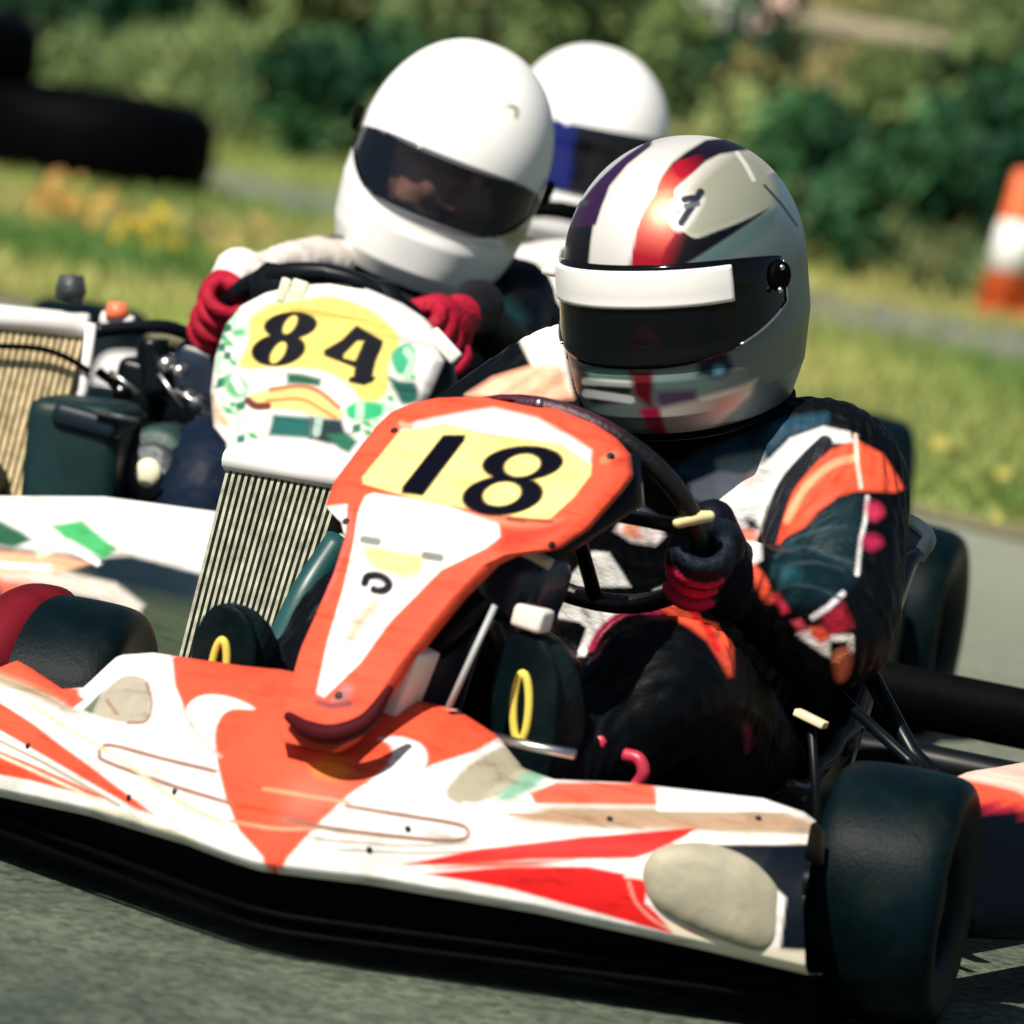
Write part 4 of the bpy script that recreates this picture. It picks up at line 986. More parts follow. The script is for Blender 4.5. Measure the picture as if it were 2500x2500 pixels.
paint(n84, WHITE, AX84, [
    ('s', [(-0.0425,0.4868),(-0.0212,0.5035),(0.0214,0.5111),(0.0568,0.5144),(0.101,0.4983),(0.1309,0.4718),(0.1354,0.4542),(0.1249,0.4366),(0.1232,0.4102),(0.1154,0.3926),(0.0926,0.3882),(0.0784,0.4067),(0.0431,0.4253),(-0.0135,0.4291),(-0.042,0.4275),(-0.0545,0.4337),(-0.044,0.462)], PY84, .003),
    ('f', [(0.0384,0.4797),(0.0367,0.476),(0.0335,0.4725),(0.029,0.4693),(0.0233,0.4667),(0.0167,0.4648),(0.0097,0.4636),(0.0025,0.4632),(-0.0045,0.4637),(-0.011,0.465),(-0.0166,0.467),(-0.021,0.4697),(-0.024,0.4729),(-0.0256,0.4764),(-0.0255,0.4801),(-0.0237,0.4838),(-0.0205,0.4873),(-0.0159,0.4904),(-0.0102,0.493),(-0.0037,0.4949),(0.0034,0.4961),(0.0106,0.4965),(0.0176,0.496),(0.0241,0.4947),(0.0296,0.4927),(0.034,0.49),(0.037,0.4869),(0.0385,0.4834)], BLK),
    ('f', [(0.0244,0.4506),(0.0226,0.4462),(0.0192,0.442),(0.0144,0.4383),(0.0085,0.4352),(0.0018,0.4329),(-0.0053,0.4314),(-0.0126,0.431),(-0.0197,0.4315),(-0.0262,0.433),(-0.0318,0.4354),(-0.0361,0.4386),(-0.0391,0.4424),(-0.0405,0.4466),(-0.0402,0.451),(-0.0383,0.4554),(-0.0349,0.4595),(-0.0301,0.4633),(-0.0242,0.4664),(-0.0175,0.4687),(-0.0103,0.4701),(-0.003,0.4705),(0.0041,0.47),(0.0106,0.4685),(0.0161,0.4661),(0.0204,0.4629),(0.0234,0.4592),(0.0247,0.455)], BLK),
    ('f', [(0.0131,0.4807),(0.0118,0.4783),(0.0103,0.4759),(0.0085,0.4739),(0.0066,0.4722),(0.0047,0.4709),(0.0028,0.4701),(0.0011,0.4698),(-0.0003,0.4701),(-0.0015,0.4709),(-0.0022,0.4722),(-0.0026,0.474),(-0.0025,0.476),(-0.002,0.4784),(-0.0011,0.4808),(0.0002,0.4832),(0.0017,0.4855),(0.0035,0.4876),(0.0054,0.4893),(0.0073,0.4906),(0.0092,0.4914),(0.0109,0.4917),(0.0124,0.4914),(0.0135,0.4906),(0.0143,0.4893),(0.0146,0.4875),(0.0145,0.4854),(0.014,0.4831)], PY84),
    ('f', [(-0.0002,0.4475),(-0.0016,0.4447),(-0.0034,0.442),(-0.0054,0.4396),(-0.0075,0.4376),(-0.0097,0.4361),(-0.0117,0.4352),(-0.0136,0.4349),(-0.0152,0.4352),(-0.0165,0.4362),(-0.0173,0.4377),(-0.0176,0.4397),(-0.0175,0.4421),(-0.0168,0.4448),(-0.0158,0.4476),(-0.0143,0.4504),(-0.0125,0.4531),(-0.0105,0.4555),(-0.0084,0.4575),(-0.0062,0.459),(-0.0042,0.46),(-0.0023,0.4603),(-0.0007,0.4599),(0.0005,0.459),(0.0013,0.4575),(0.0017,0.4555),(0.0015,0.453),(0.0009,0.4504)], PY84),
    ('f', [(0.0852,0.4798),(0.1169,0.4612),(0.1155,0.4533),(0.1082,0.4366),(0.1044,0.4199),(0.1086,0.4176),(0.1044,0.4119),(0.0943,0.4081),(0.0756,0.412),(0.0766,0.4181),(0.0819,0.419),(0.0829,0.4292),(0.0469,0.4434),(0.0462,0.45),(0.0676,0.4622)], BLK),
    ('f', [(0.0861,0.4609),(0.0937,0.4606),(0.0839,0.4375),(0.0704,0.4405),(0.0698,0.4446)], PY84),
    *[('f', q_, (GREEN, MINT, (.02,.16,.09))[i_ % 3], .0016) for i_, q_ in enumerate([[(-0.0586,0.4875),(-0.0662,0.4872),(-0.07,0.4937),(-0.0625,0.494)],[(-0.0569,0.4906),(-0.0634,0.4977),(-0.0598,0.5064),(-0.0532,0.4993)],[(-0.0756,0.4711),(-0.0741,0.4825),(-0.0629,0.4853),(-0.0644,0.4739)],[(-0.0642,0.4613),(-0.076,0.4633),(-0.0842,0.4722),(-0.0723,0.4701)],[(-0.061,0.478),(-0.0672,0.4835),(-0.0633,0.4907),(-0.057,0.4852)],[(-0.0815,0.4484),(-0.0811,0.4586),(-0.0709,0.4602),(-0.0713,0.45)],[(-0.0587,0.454),(-0.0691,0.4553),(-0.0758,0.4633),(-0.0654,0.4621)],[(-0.0765,0.4291),(-0.0837,0.4393),(-0.0806,0.4512),(-0.0734,0.441)],[(-0.0732,0.4398),(-0.0738,0.4488),(-0.0647,0.4492),(-0.0641,0.4402)],[(-0.0546,0.4317),(-0.0635,0.4322),(-0.0688,0.4394),(-0.0598,0.439)],[(-0.0774,0.4174),(-0.0843,0.426),(-0.0809,0.4363),(-0.074,0.4277)],[(-0.0832,0.4044),(-0.0806,0.4169),(-0.0683,0.4209),(-0.0709,0.4084)],[(-0.0556,0.383),(-0.0631,0.3826),(-0.0669,0.3891),(-0.0594,0.3894)],[(-0.0724,0.3853),(-0.0789,0.3923),(-0.0752,0.401),(-0.0687,0.394)],[(-0.0586,0.3772),(-0.0571,0.3885),(-0.0459,0.3913),(-0.0475,0.38)],[(-0.0566,0.3736),(-0.0684,0.3756),(-0.0764,0.3844),(-0.0647,0.3824)],[(-0.0438,0.3568),(-0.0501,0.3622),(-0.0461,0.3693),(-0.0399,0.3639)],[(-0.0572,0.3395),(-0.0568,0.3497),(-0.0467,0.3513),(-0.0471,0.3412)],[(-0.0293,0.3443),(-0.0396,0.3455),(-0.0462,0.3535),(-0.0359,0.3523)],[(0.1365,0.4239),(0.1295,0.4339),(0.1326,0.4457),(0.1396,0.4357)],[(0.1374,0.4248),(0.1369,0.4337),(0.1458,0.4342),(0.1463,0.4253)],[(0.1573,0.4152),(0.1485,0.4156),(0.1434,0.4227),(0.1522,0.4224)],[(0.1328,0.3955),(0.1261,0.404),(0.1295,0.4142),(0.1361,0.4057)],[(0.1378,0.3949),(0.1404,0.4073),(0.1525,0.4114),(0.1499,0.3989)],[(0.1314,0.3895),(0.1241,0.3892),(0.1203,0.3956),(0.1277,0.396)],[(0.1203,0.376),(0.1139,0.3829),(0.1175,0.3916),(0.1239,0.3847)],[(0.1021,0.3714),(0.1037,0.3827),(0.1147,0.3856),(0.1131,0.3743)],[(0.1076,0.3574),(0.0961,0.3593),(0.0882,0.368),(0.0998,0.3661)],[(0.1113,0.3565),(0.1052,0.3618),(0.1091,0.3689),(0.1152,0.3636)],[(0.0804,0.3516),(0.0809,0.3617),(0.0909,0.3633),(0.0904,0.3532)],[(0.108,0.3476),(0.0979,0.3488),(0.0914,0.3567),(0.1015,0.3556)],[(0.1296,0.3676),(0.1227,0.3776),(0.1258,0.3894),(0.1327,0.3794)]])],
    ('f', [(0.0025,0.4237),(0.0202,0.4224),(0.0441,0.4165),(0.0423,0.4068),(0.022,0.4086),(0.0026,0.4104)], (.015,.10,.06), .003),
    ('s', [(-0.0417,0.3965),(-0.0133,0.4052),(0.022,0.4077),(0.045,0.4015),(0.068,0.3786),(0.0663,0.3689),(0.0399,0.3707),(0.0152,0.3778),(-0.0203,0.3806),(-0.0363,0.3886)], (.86,.58,.22), .003),
    ('L', [(-0.0169,0.4035),(0.0185,0.4077),(0.0415,0.4006),(0.0645,0.3821)], .0025, (.45,.16,.07)),
    ('L', [(-0.0203,0.3903),(0.0186,0.3919),(0.0434,0.3804),(0.061,0.3698)], .002, (.60,.25,.06)),
    ('L', [(-0.0443,0.3909),(-0.0345,0.3841),(-0.0203,0.3841)], .0045, (.14,.035,.025)),
    ('f', [(-0.0131,0.3744),(0.0328,0.3707),(0.0312,0.3452),(-0.0191,0.3489)], (.012,.12,.11), .003),
    ('f', [(0.0311,0.3707),(0.0681,0.368),(0.077,0.3364),(0.0506,0.3391),(0.0295,0.3452)], (.01,.03,.035), .003),
    ('l', [(0.0408,0.3681),(0.0382,0.3522)], .005, (.35,.5,.45)),
    ('f', [(0.0505,0.3505),(0.0751,0.3522),(0.0875,0.3417),(0.077,0.3276),(0.0647,0.3329)], (.02,.14,.08), .003),
    ('s', [(0.1258,0.4436),(0.1345,0.4542),(0.1485,0.4577),(0.1556,0.4436),(0.1469,0.4242),(0.1328,0.4225)], (.05,.42,.22), .003),
    ('l', [(0.1451,0.4489),(0.153,0.4383),(0.1451,0.419)], .005, MINT),
    ('s', [(0.1223,0.419),(0.1364,0.4137),(0.1557,0.4102),(0.1575,0.3908),(0.1399,0.3855),(0.1311,0.4014)], (.012,.10,.08), .003),
    ('s', [(0.0733,0.3821),(0.0891,0.3891),(0.1136,0.3873),(0.1172,0.375),(0.1067,0.368),(0.0786,0.368)], (.03,.45,.18), .003),
    ('l', [(0.0899,0.3856),(0.0891,0.3697)], .005, MINT),
    ('s', [(-0.0675,0.4871),(-0.0533,0.4958),(-0.0443,0.4922),(-0.0585,0.4834)], MINT, .005),
    ('s', [(-0.0638,0.4746),(-0.0495,0.478),(-0.0459,0.4691),(-0.0602,0.4657)], (.14,.45,.22), .004),
    ('s', [(-0.0705,0.4215),(-0.0562,0.4214),(-0.0454,0.4107),(-0.0453,0.3966),(-0.0595,0.3931),(-0.0703,0.402)], (.13,.43,.21), .004),
    ('l', [(-0.0597,0.4161),(-0.0525,0.4037)], .005, WHITE),
    ('s', [(-0.0611,0.3754),(-0.0504,0.3736),(-0.0502,0.3542),(-0.0609,0.3525)], MINT, .005),
    ('s', [(-0.0917,0.388),(-0.079,0.3791),(-0.0664,0.3666),(-0.0699,0.3578),(-0.0807,0.3667)], (.80,.36,.18), .005),
    ('f', [(-0.1026,0.4058),(-0.0846,0.3968),(-0.0807,0.3632),(-0.0987,0.3774)], (.66,.44,.36), .006),
])
add('panel_ear', box((0.1579,-0.168,0.4987), (.045, .006, .018), .003, Matrix.Rotation(radians(38), 3, 'Y')), mat('white_ear', WHITE, rough=.4), n84)
add('panel_ear', box((-0.0437,-0.175,0.5328), (.012, .006, .03), .003, Matrix.Rotation(radians(8), 3, 'Y')), mat('cream_ear', (.78,.80,.58), rough=.4), n84)
add('panel_ear', box((-0.026,-0.175,0.5331), (.020, .006, .03), .003, Matrix.Rotation(radians(8), 3, 'Y')), bpy.data.materials['cream_ear'], n84)
e84, nn84 = steering(k84, (-.022, .03, .442), .145, 40, M_gloss, .0125)
add('wheel_pad', loft([ell((-.02, -.075, .49), .085, .012, 20), ell((-.02, -.05, .535), .10, .018, 20), ell((-.02, -.055, .555), .08, .012, 20)]), M_gloss, k84)
add('column_cowl', loft([ell((.03, -.12, .36), .10, .05, 20), ell((.04, -.10, .44), .13, .05, 20), ell((.04, -.10, .50), .11, .04, 20)]), M_gloss, k84)
# pale ribbed radiator at the left with white frame, cap and cable
M_cream_tube = mat('cream_fin', (.50, .40, .22), rough=.6, var=.35, vscale=70)
M_cream_dark = mat('dusty_fin', (.10, .08, .04), rough=.7, var=.4, vscale=60)
r84 = radiator(k84, (-0.559,0.08,0.4146), (-0.3463,0.08,0.4277), (-0.5719,0.04,0.1658), (-0.3654,0.04,0.1704), 24, .03, M_cream_tube, M_cream_dark, M_tank, .015, 'cream ribbed radiator with white top tank')
add('side_frame', tube([(-0.3373,0.065,0.4375), (-0.3347,0.065,0.3556), (-0.3533,0.06,0.2703), (-0.3623,0.04,0.1775)], .0065, 8), M_tank, r84)
add('radiator_cap', tube([(-0.3737,0.08,0.4602), (-0.3727,0.08,0.4722), (-0.3741,0.08,0.4905)], [.017, .019, .015], 14), M_cast, r84)
add('cable', tube([(-0.4854,0.055,0.3864), (-0.4048,0.055,0.3968), (-0.3633,0.055,0.3929), (-0.3286,0.055,0.3801)], .0038, 8, n=6), M_black, r84)
# engine and airbox
eng = empty('engine', (0, 0, 0), 0, parent=k84)
add('airbox', box((-0.2981,-0.03,0.2789), (.118, .13, .150), .024, Matrix.Rotation(radians(-3), 3, 'Y'), 4), mat('dark_green_airbox', (.004, .020, .022), rough=.45, spec=.25, var=.35, vscale=14), eng)
add('airbox_lid', box((-0.2825,-0.03,0.3324), (.085, .15, .03), .012, Matrix.Rotation(radians(6), 3, 'Y'), 3), mat('navy_lid', (.004, .012, .020), rough=.45, spec=.25), eng)
add('seam', tube([(-0.2686,-0.11,0.3463), (-0.2135,-0.11,0.3443)], .004, 8), M_cast, eng)
cc = np.array((-0.2131,-0.02,0.278))
add('intake_ring', tube([cc + np.array([0, .02, 0]), cc, cc - np.array([0, .012, 0]), cc - np.array([0, .012, 0])], [.036, .036, .030, .018], 24), M_cast, eng)
add('intake_face', blob(cc - np.array([-.001, .018, 0]), (.017, .008, .018), 14, 8), mat('cream_face', (.76, .70, .52), rough=.5), eng)
add('bell_housing', tube([cc + np.array([-.005, .10, -.005]), cc + np.array([0, .015, 0]), cc + np.array([0, .005, 0])], [.06, .055, .045], 24), mat('green_cast', (.008, .035, .028), rough=.5, var=.4, vscale=30, bump=.2), eng)
add('cylinder', box((-0.2209,0.2,0.3248), (.085, .10, .20), .014, Matrix.Rotation(radians(8), 3, 'Y'), 3), mat('navy_cylinder', (.006, .016, .034), rough=.35, var=.4, vscale=18), eng)
for k, c_ in enumerate(((-0.257,0.2,0.3723), (-0.2499,0.2,0.3668), (-0.2429,0.2,0.3613), (-0.2359,0.2,0.3557), (-0.2289,0.2,0.3502))):
    add('cooling_fin', box(c_, (.10 - .006*k, .11, .005), .001, Matrix.Rotation(radians(10), 3, 'Y')), M_cast, eng)
add('carburettor', box((-0.2887,0.16,0.3589), (.055, .07, .075), .012, Matrix.Rotation(radians(5), 3, 'Y'), 3), M_gloss, eng)
for (px_, sz) in (((-0.246,0.1,0.3995), .011), ((-0.2276,0.1,0.3946), .009), ((-0.2016,0.1,0.3579), .010), ((-0.2136,0.1,0.3652), .008), ((-0.1947,0.11,0.3388), .008), ((-0.2775,0.1,0.327), .008), ((-0.2974,0.1,0.3601), .006)):
    add('bolt', tube([np.array(px_) + np.array([0, .02, 0]), np.array(px_), np.array(px_) - np.array([0, .006, 0])], [sz, sz, sz*.6], 8), M_steel, eng)
for a, b in (((-0.3115,0.09,0.3814), (-0.2714,0.09,0.3602)), ((-0.2497,0.09,0.3881), (-0.2136,0.09,0.3511)), ((-0.2269,0.09,0.372), (-0.1799,0.09,0.3533))):
    add('linkage', tube([a, b], .003, 6), M_steel, eng)
add('fuel_line', tube([(-0.3401,0.1,0.4259), (-0.2994,0.12,0.4364), (-0.2579,0.14,0.4423), (-0.2238,0.16,0.4292), (-0.2027,0.16,0.4028)], .0085, 10, n=8), M_gloss, eng)
add('fuel_line', tube([(-0.3295,0.1,0.3781), (-0.2956,0.1,0.3571), (-0.2832,0.1,0.3195)], .006, 8, n=6), M_black, eng)
add('exhaust_pipe', tube([(-0.2772,0.14,0.4247), (-0.271,0.14,0.3925), (-0.259,0.14,0.358)], .021, 12, n=4), M_gloss, eng)
add('engine_mount', box((-0.3568,0.08,0.1859), (.06, .05, .035), .006), M_black, eng)
add('filler_cap', tube([(-0.3252,0.14,0.4434), (-0.3282,0.14,0.4542), (-0.3295,0.14,0.4627)], [.017, .014, .011], 12), mat('orange_cap', (.85, .18, .08), rough=.4), eng)
add('filler_neck', tube([(-0.3451,0.14,0.4389), (-0.3053,0.14,0.4387)], .011, 10), M_tank, eng)
for s in (-1, 1): side_pod(k84, s, lambda V: np.tile(np.array([.003, .010, .012]), (len(V), 1)))

# ================================================================== kart at the back, nearly hidden
k3 = empty('go_kart', (0.0, 3.12, 0.0), radians(5), 'plain white kart mostly hidden behind the other two', 'go-kart', 'racing karts on the track')
kart_base(k3, M_dark_steel, seat=True)
make_wheel(k3, (.475, 0, .13)); make_wheel(k3, (-.475, 0, .13))
bm3 = add('front_bumper', bumper_mesh(zlo4, lambda x: zhi4(x) - .07, ylo4, yhi4, nx=80, nt=30), M_black, k3)
nm3 = add('number_panel', panel_mesh(PZ4, PY4, xc4, hw4, .318, .549, 1.0, 60, 60), M_paint, k3); setcol(nm3.data, np.tile(np.array(WHITE), (len(nm3.data.vertices), 1)))
steering(k3, (0, .03, .47), .148, 40, M_black)
side_pod(k3, -1, lambda V: np.tile(np.array(WHITE), (len(V), 1)))

# ------------------------------------------------------------------ helmets
def helmet_pts(PHI, H, off=0.0, sc=(1, 1, 1)):
    """shell point for azimuth PHI (0 = front) and height H"""
    top, bot = .138, -.150
    h = H
    s = np.sqrt(np.clip(1 - (np.maximum(h, 0)/top)**2, 0, 1))**.92
    a = np.where(h >= 0, .130*s, np.interp(h, [bot, -.11, -.06, 0], [.104, .122, .131, .130]))
    bf = np.where(h >= 0, .152*s, np.interp(h, [bot, -.125, -.085, -.05, 0], [.135, .158, .166, .158, .152]))
    bb = np.where(h >= 0, .165*s, np.interp(h, [bot, -.11, -.05, 0], [.115, .140, .160, .165]))
    c, sn = np.cos(PHI), np.sin(PHI)
    p = 2/2.25
    cx = np.sign(c)*np.abs(c)**p; sx = np.sign(sn)*np.abs(sn)**p
    y = -np.where(c >= 0, (bf + off*(s if False else 1))*cx, (bb + off)*cx)
    x = (a + off)*sx
    return np.stack([x*sc[0], y*sc[1], (h + 0*x)*sc[2]], -1)

def helmet(parent, M, sc=(1, 1, 1), opening=True, visor_hi=.040, visor_lo=-.062, visor_w=82, visor_m=None, shell=None, name='helmet', nres=(200, 124), piv=84, trim=False):
    nphi, nh = nres
    phi = np.linspace(-pi, pi, nphi + 1)[:-1]
    hh = np.concatenate([[.138*sin(t) for t in np.linspace(pi/2, 0, int(nh*.55))], np.linspace(0, -.150, int(nh*.45))[1:]])
    PH, HH = np.meshgrid(phi, hh)
    G = helmet_pts(PH, HH, 0, sc)
    # roll the bottom edge inwards
    b1 = G[-1]*np.array([.96, .96, 1]) + np.array([0, 0, -.006]); b2 = G[-1]*np.array([.80, .80, 1]) + np.array([0, 0, .004]); b3 = G[-1]*np.array([.72, .72, 1]) + np.array([0, 0, .05])
    G = np.concatenate([G, b1[None], b2[None], b3[None]], 0)
    m, n = G.shape[:2]
    F = []
    for i in range(m - 1):
        for j in range(n):
            if opening and i < len(hh) - 1:
                pm = (phi[j] + pi/nphi); hm = .5*(hh[i] + hh[i+1])
                if abs(pm) < radians(66) and visor_lo + .005 + .022*(abs(pm)/radians(66))**4 < hm < visor_hi - .005 - .010*(abs(pm)/radians(66))**4: continue
            j2 = (j + 1) % n
            F.append((i*n + j, (i+1)*n + j, (i+1)*n + j2, i*n + j2))
    R3 = np.array(M.to_3x3()); T = np.array(M.translation)
    V = G.reshape(-1, 3) @ R3.T + T
    o = add(name, (V, F), shell or M_shell, parent)
    Gl = helmet_pts(PH, HH, -.014, sc)
    add('lining', (Gl.reshape(-1, 3)*np.array([1, 1, .955]) @ R3.T + T, [f for f in F if max(f) < len(hh)*n]), M_black, o)
    # visor
    wv = radians(visor_w); pv = np.linspace(-wv, wv, 90); rows = []
    for t in np.linspace(0, 1, 26):
        q = np.abs(pv)/wv
        hi = visor_hi - .016*q**3; lo = visor_lo + .040*q**2.6
        rows.append(helmet_pts(pv, hi*(1 - t) + lo*t, .0055, sc))
    Gv = np.array(rows)
    inn = Gv*1.0
    edge = lambda L: L*np.array([.955, .965, 1])
    Gv = np.concatenate([edge(Gv[:1]), Gv, edge(Gv[-1:])], 0)
    Gv = np.concatenate([Gv[:, :1]*np.array([.955, .965, 1]), Gv, Gv[:, -1:]*np.array([.955, .965, 1])], 1)
    Vv, Fv = grid(Gv, flip=True)
    v = add('visor', (Vv @ R3.T + T, Fv), visor_m or M_visor, o)
    Lr = [helmet_pts(np.array(a_), np.array(-.1495), .0015, sc) for a_ in np.linspace(-pi, pi, 49)[:-1]]
    add('neck_trim', tube(np.array(Lr) @ R3.T + T, .0045, 8, closed=True), M_black, o)
    def patch(nm, p0, p1, hi, lo, off, mt, nx=60, ny=10, par=None):
        pp = np.linspace(radians(p0), radians(p1), nx)
        Gp = np.array([helmet_pts(pp, hi(pp)*(1 - t) + lo(pp)*t, off, sc) for t in np.linspace(0, 1, ny)])
        rim = Gp*np.array([.97, .97, 1])
        Gp = np.concatenate([rim[:1], Gp, rim[-1:]], 0); Gp = np.concatenate([Gp[:, :1]*np.array([.97, .97, 1]), Gp, Gp[:, -1:]*np.array([.97, .97, 1])], 1)
        Vp, Fp = grid(Gp, flip=True)
        return add(nm, (Vp @ R3.T + T, Fp), mt, par or o)
    for s in (-1, 1):
        c = helmet_pts(np.array(s*radians(piv)), np.array(.002), .004, sc); c2 = helmet_pts(np.array(s*radians(piv)), np.array(.002), .012, sc)
        add('visor_pivot', tube([R3 @ c + T, R3 @ c2 + T, R3 @ c2 + T], [.017, .015, .008], 18), M_black, o)
        L = [helmet_pts(np.array(s*wv*f), np.array(visor_lo + .040*f**2.6 + .002), .0065, sc) for f in np.linspace(.62, 1.0, 16)] + [helmet_pts(np.array(s*wv), np.array(visor_lo + .04 + (visor_hi - .016 - visor_lo - .04)*f), .0065, sc) for f in (.3, .6, .9)]
        add('visor_edge', tube(np.array(L) @ R3.T + T, .0014, 6), M_steel if trim else M_black, v)
    return o, v, patch

def frame_mat(c, yaw, pitch, roll):
    """helmet pose: yaw turns the face, positive pitch nods down, roll leans the crown to the driver's left"""
    return Matrix.Translation(c) @ Matrix.Rotation(radians(yaw), 4, 'Z') @ Matrix.Rotation(radians(roll), 4, 'Y') @ Matrix.Rotation(radians(pitch), 4, 'X')

# ------------------------------------------------------------------ hands
def hand(parent, e, n, ang, R, toward, col_fn, flip=1, open_=0.0):
    """gloved fist closed round the rim at angle ang: palm blob, four bent fingers and a thumb"""
    p = np.array(e(ang)); c = np.array(e(ang + pi)); o_ = p - (p + c)/2; o_ /= np.linalg.norm(o_)
    t = np.cross(n, o_); t /= np.linalg.norm(t)
    parts = []
    rr = .0250
    for k in range(4):
        off = (k - 1.5)*.0212
        ln = (1.0, 1.08, 1.03, .88)[k]; rad = (.0093, .0098, .0095, .0086)[k]
        pts = []
        for a in np.linspace(-75, 205*ln - 40, 8):
            A = radians(a)   # 0 = outward, 90 = camera side of the rim
            pts.append(p + t*off*(1 + .04*k) + rr*(1 + .06*sin(k*2.1))*(o_*cos(A) - n*sin(A)) )
        parts.append(tube(pts, [rad*1.18, rad*1.15, rad*1.1, rad*1.12, rad*1.02, rad, rad*.95, rad*.85], 10, n=3, round_caps=True))
    pc = p + n*.030 + o_*.012
    rot = Matrix((tuple(t), tuple(o_), tuple(n))).transposed()
    parts.append(blob(pc, (.044, .026, .022), 20, 12, rot))
    th = [pc + t*flip*.030, p + t*flip*.042 + n*.010 - o_*.014, p + t*flip*.030 - n*.012 - o_*.022, p + t*flip*.012 - n*.022 - o_*.020]
    parts.append(tube(th, [.014, .0125, .0115, .010], 10, n=4, round_caps=True))
    wr = np.array(toward)
    d = wr - pc; L = np.linalg.norm(d)
    parts.append(tube([pc, pc + d*.35, pc + d*.75, wr], [.024, .027, .031, .035], 16, n=4, round_caps=True))
    V, F = remesh(parts, .0026, 2)
    g = add('glove', (V, F), M_glove, parent)
    setcol(g.data, col_fn(V, p, t, o_, n, pc, wr))
    return g

# ================================================================== drivers
def v3(*a): return np.array(a, float)
def limb(pts, r, seg=18): return tube(pts, r, seg, n=6, round_caps=True)
def wrinkle(amp, f=1.0):
    def fn(V):
        x, y, z = V[:, 0]*f, V[:, 1]*f, V[:, 2]*f
        a = np.sin(70*z + 22*np.sin(17*x) + 14*np.sin(23*y)) * np.sin(31*x + 27*y + 2*np.sin(40*z))
        b = np.sin(120*z + 60*x + 5*np.sin(50*y)) * np.sin(80*y - 60*x + 3*np.sin(33*z))
        return amp*(a*.7 + b*.35)
    return fn
def body(parent, sh_l, el_l, wr_l, sh_r, el_r, wr_r, head, kn_l, an_l, kn_r, an_r, lean=(0, 0), arm=1.0, amp=.0016, voxel=.0065, mid_r=None):
    lx = lambda z: lean[0]*z; ly = lambda z: lean[1]*z
    sh_l, el_l, wr_l, sh_r, el_r, wr_r, head, kn_l, an_l, kn_r, an_r = [np.array(p, float) for p in (sh_l, el_l, wr_l, sh_r, el_r, wr_r, head, kn_l, an_l, kn_r, an_r)]
    mid = (sh_l + sh_r)/2; hip = v3(0, .50, .13)
    R = []
    for t, rx, ry in ((-.12, .12, .09), (0, .155, .115), (.25, .145, .105), (.5, .150, .11), (.75, .172, .118), (.92, .165, .105), (1.02, .12, .085), (1.10, .075, .065)):
        c = hip + (mid - hip)*t
        ax = (sh_l - sh_r); tilt = ax[2]/ax[0]*min(max(t, 0), 1)
        q = ell(c, rx, ry, 32); q[:, 2] += (q[:, 0] - c[0])*tilt
        R.append(q)
    parts = [loft(R)]
    nb = mid + (head - mid)*.2
    parts.append(limb([mid, nb, head - v3(0, 0, .06)], [.085, .066, .058]))
    parts.append(blob(head, (.076, .094, .105), 24, 16))
    parts.append(blob(head + v3(0, -.095, -.015), (.013, .018, .022), 10, 8))   # nose
    for sx in (-1, 1): parts.append(blob(head + v3(sx*.032, -.078, -.03), (.02, .016, .016), 10, 8))
    for s, e, w_, m_ in ((sh_l, el_l, wr_l, None), (sh_r, el_r, wr_r, mid_r)):
        chain = [s + (mid - s)*.25, s, (s*.5 + e*.5), e, e*.5 + w_*.5, w_] if m_ is None else [s + (mid - s)*.25, s] + [np.array(q) for q in m_] + [w_]
        rad = [.072*arm, .072*arm, .070*arm, .060*arm, .054*arm, .040*arm] if m_ is None else list(np.linspace(.07, .036, len(chain))*arm)
        parts.append(limb(chain, rad))
    for s, k, a in ((1, kn_l, an_l), (-1, kn_r, an_r)):
        h = hip + v3(s*.085, -.01, -.01)
        parts.append(limb([h, h*.5 + k*.5 + v3(0, 0, .012), k, k*.5 + a*.5 + v3(0, .02, -.005), a], [.092, .088, .076, .062, .044]))
    V, F = remesh(parts, voxel, 5, None, 1 if voxel < .005 else 0)
    me = None
    o = add('body', (V, F), M_suit, parent)
    V = np.array([v.co for v in o.data.vertices]); N = np.array([v.normal for v in o.data.vertices])
    fade = np.clip((np.linalg.norm(V - head, axis=1) - .13)/.03, 0, 1)
    V = V + N*(wrinkle(amp)(V)*fade)[:, None]
    o.data.vertices.foreach_set('co', V.ravel()); o.data.update()
    return o, V
def skin_face(V, head, C):
    d = V - np.array(head)
    f = (np.linalg.norm(d*np.array([1, .8, .8]), axis=1) < .112) & (d[:, 1] < -.02) & (np.abs(d[:, 0]) < .066)
    C[(np.linalg.norm(d, axis=1) < .14)] = (.02, .02, .022)
    C[f] = (.62, .32, .23)
    return C

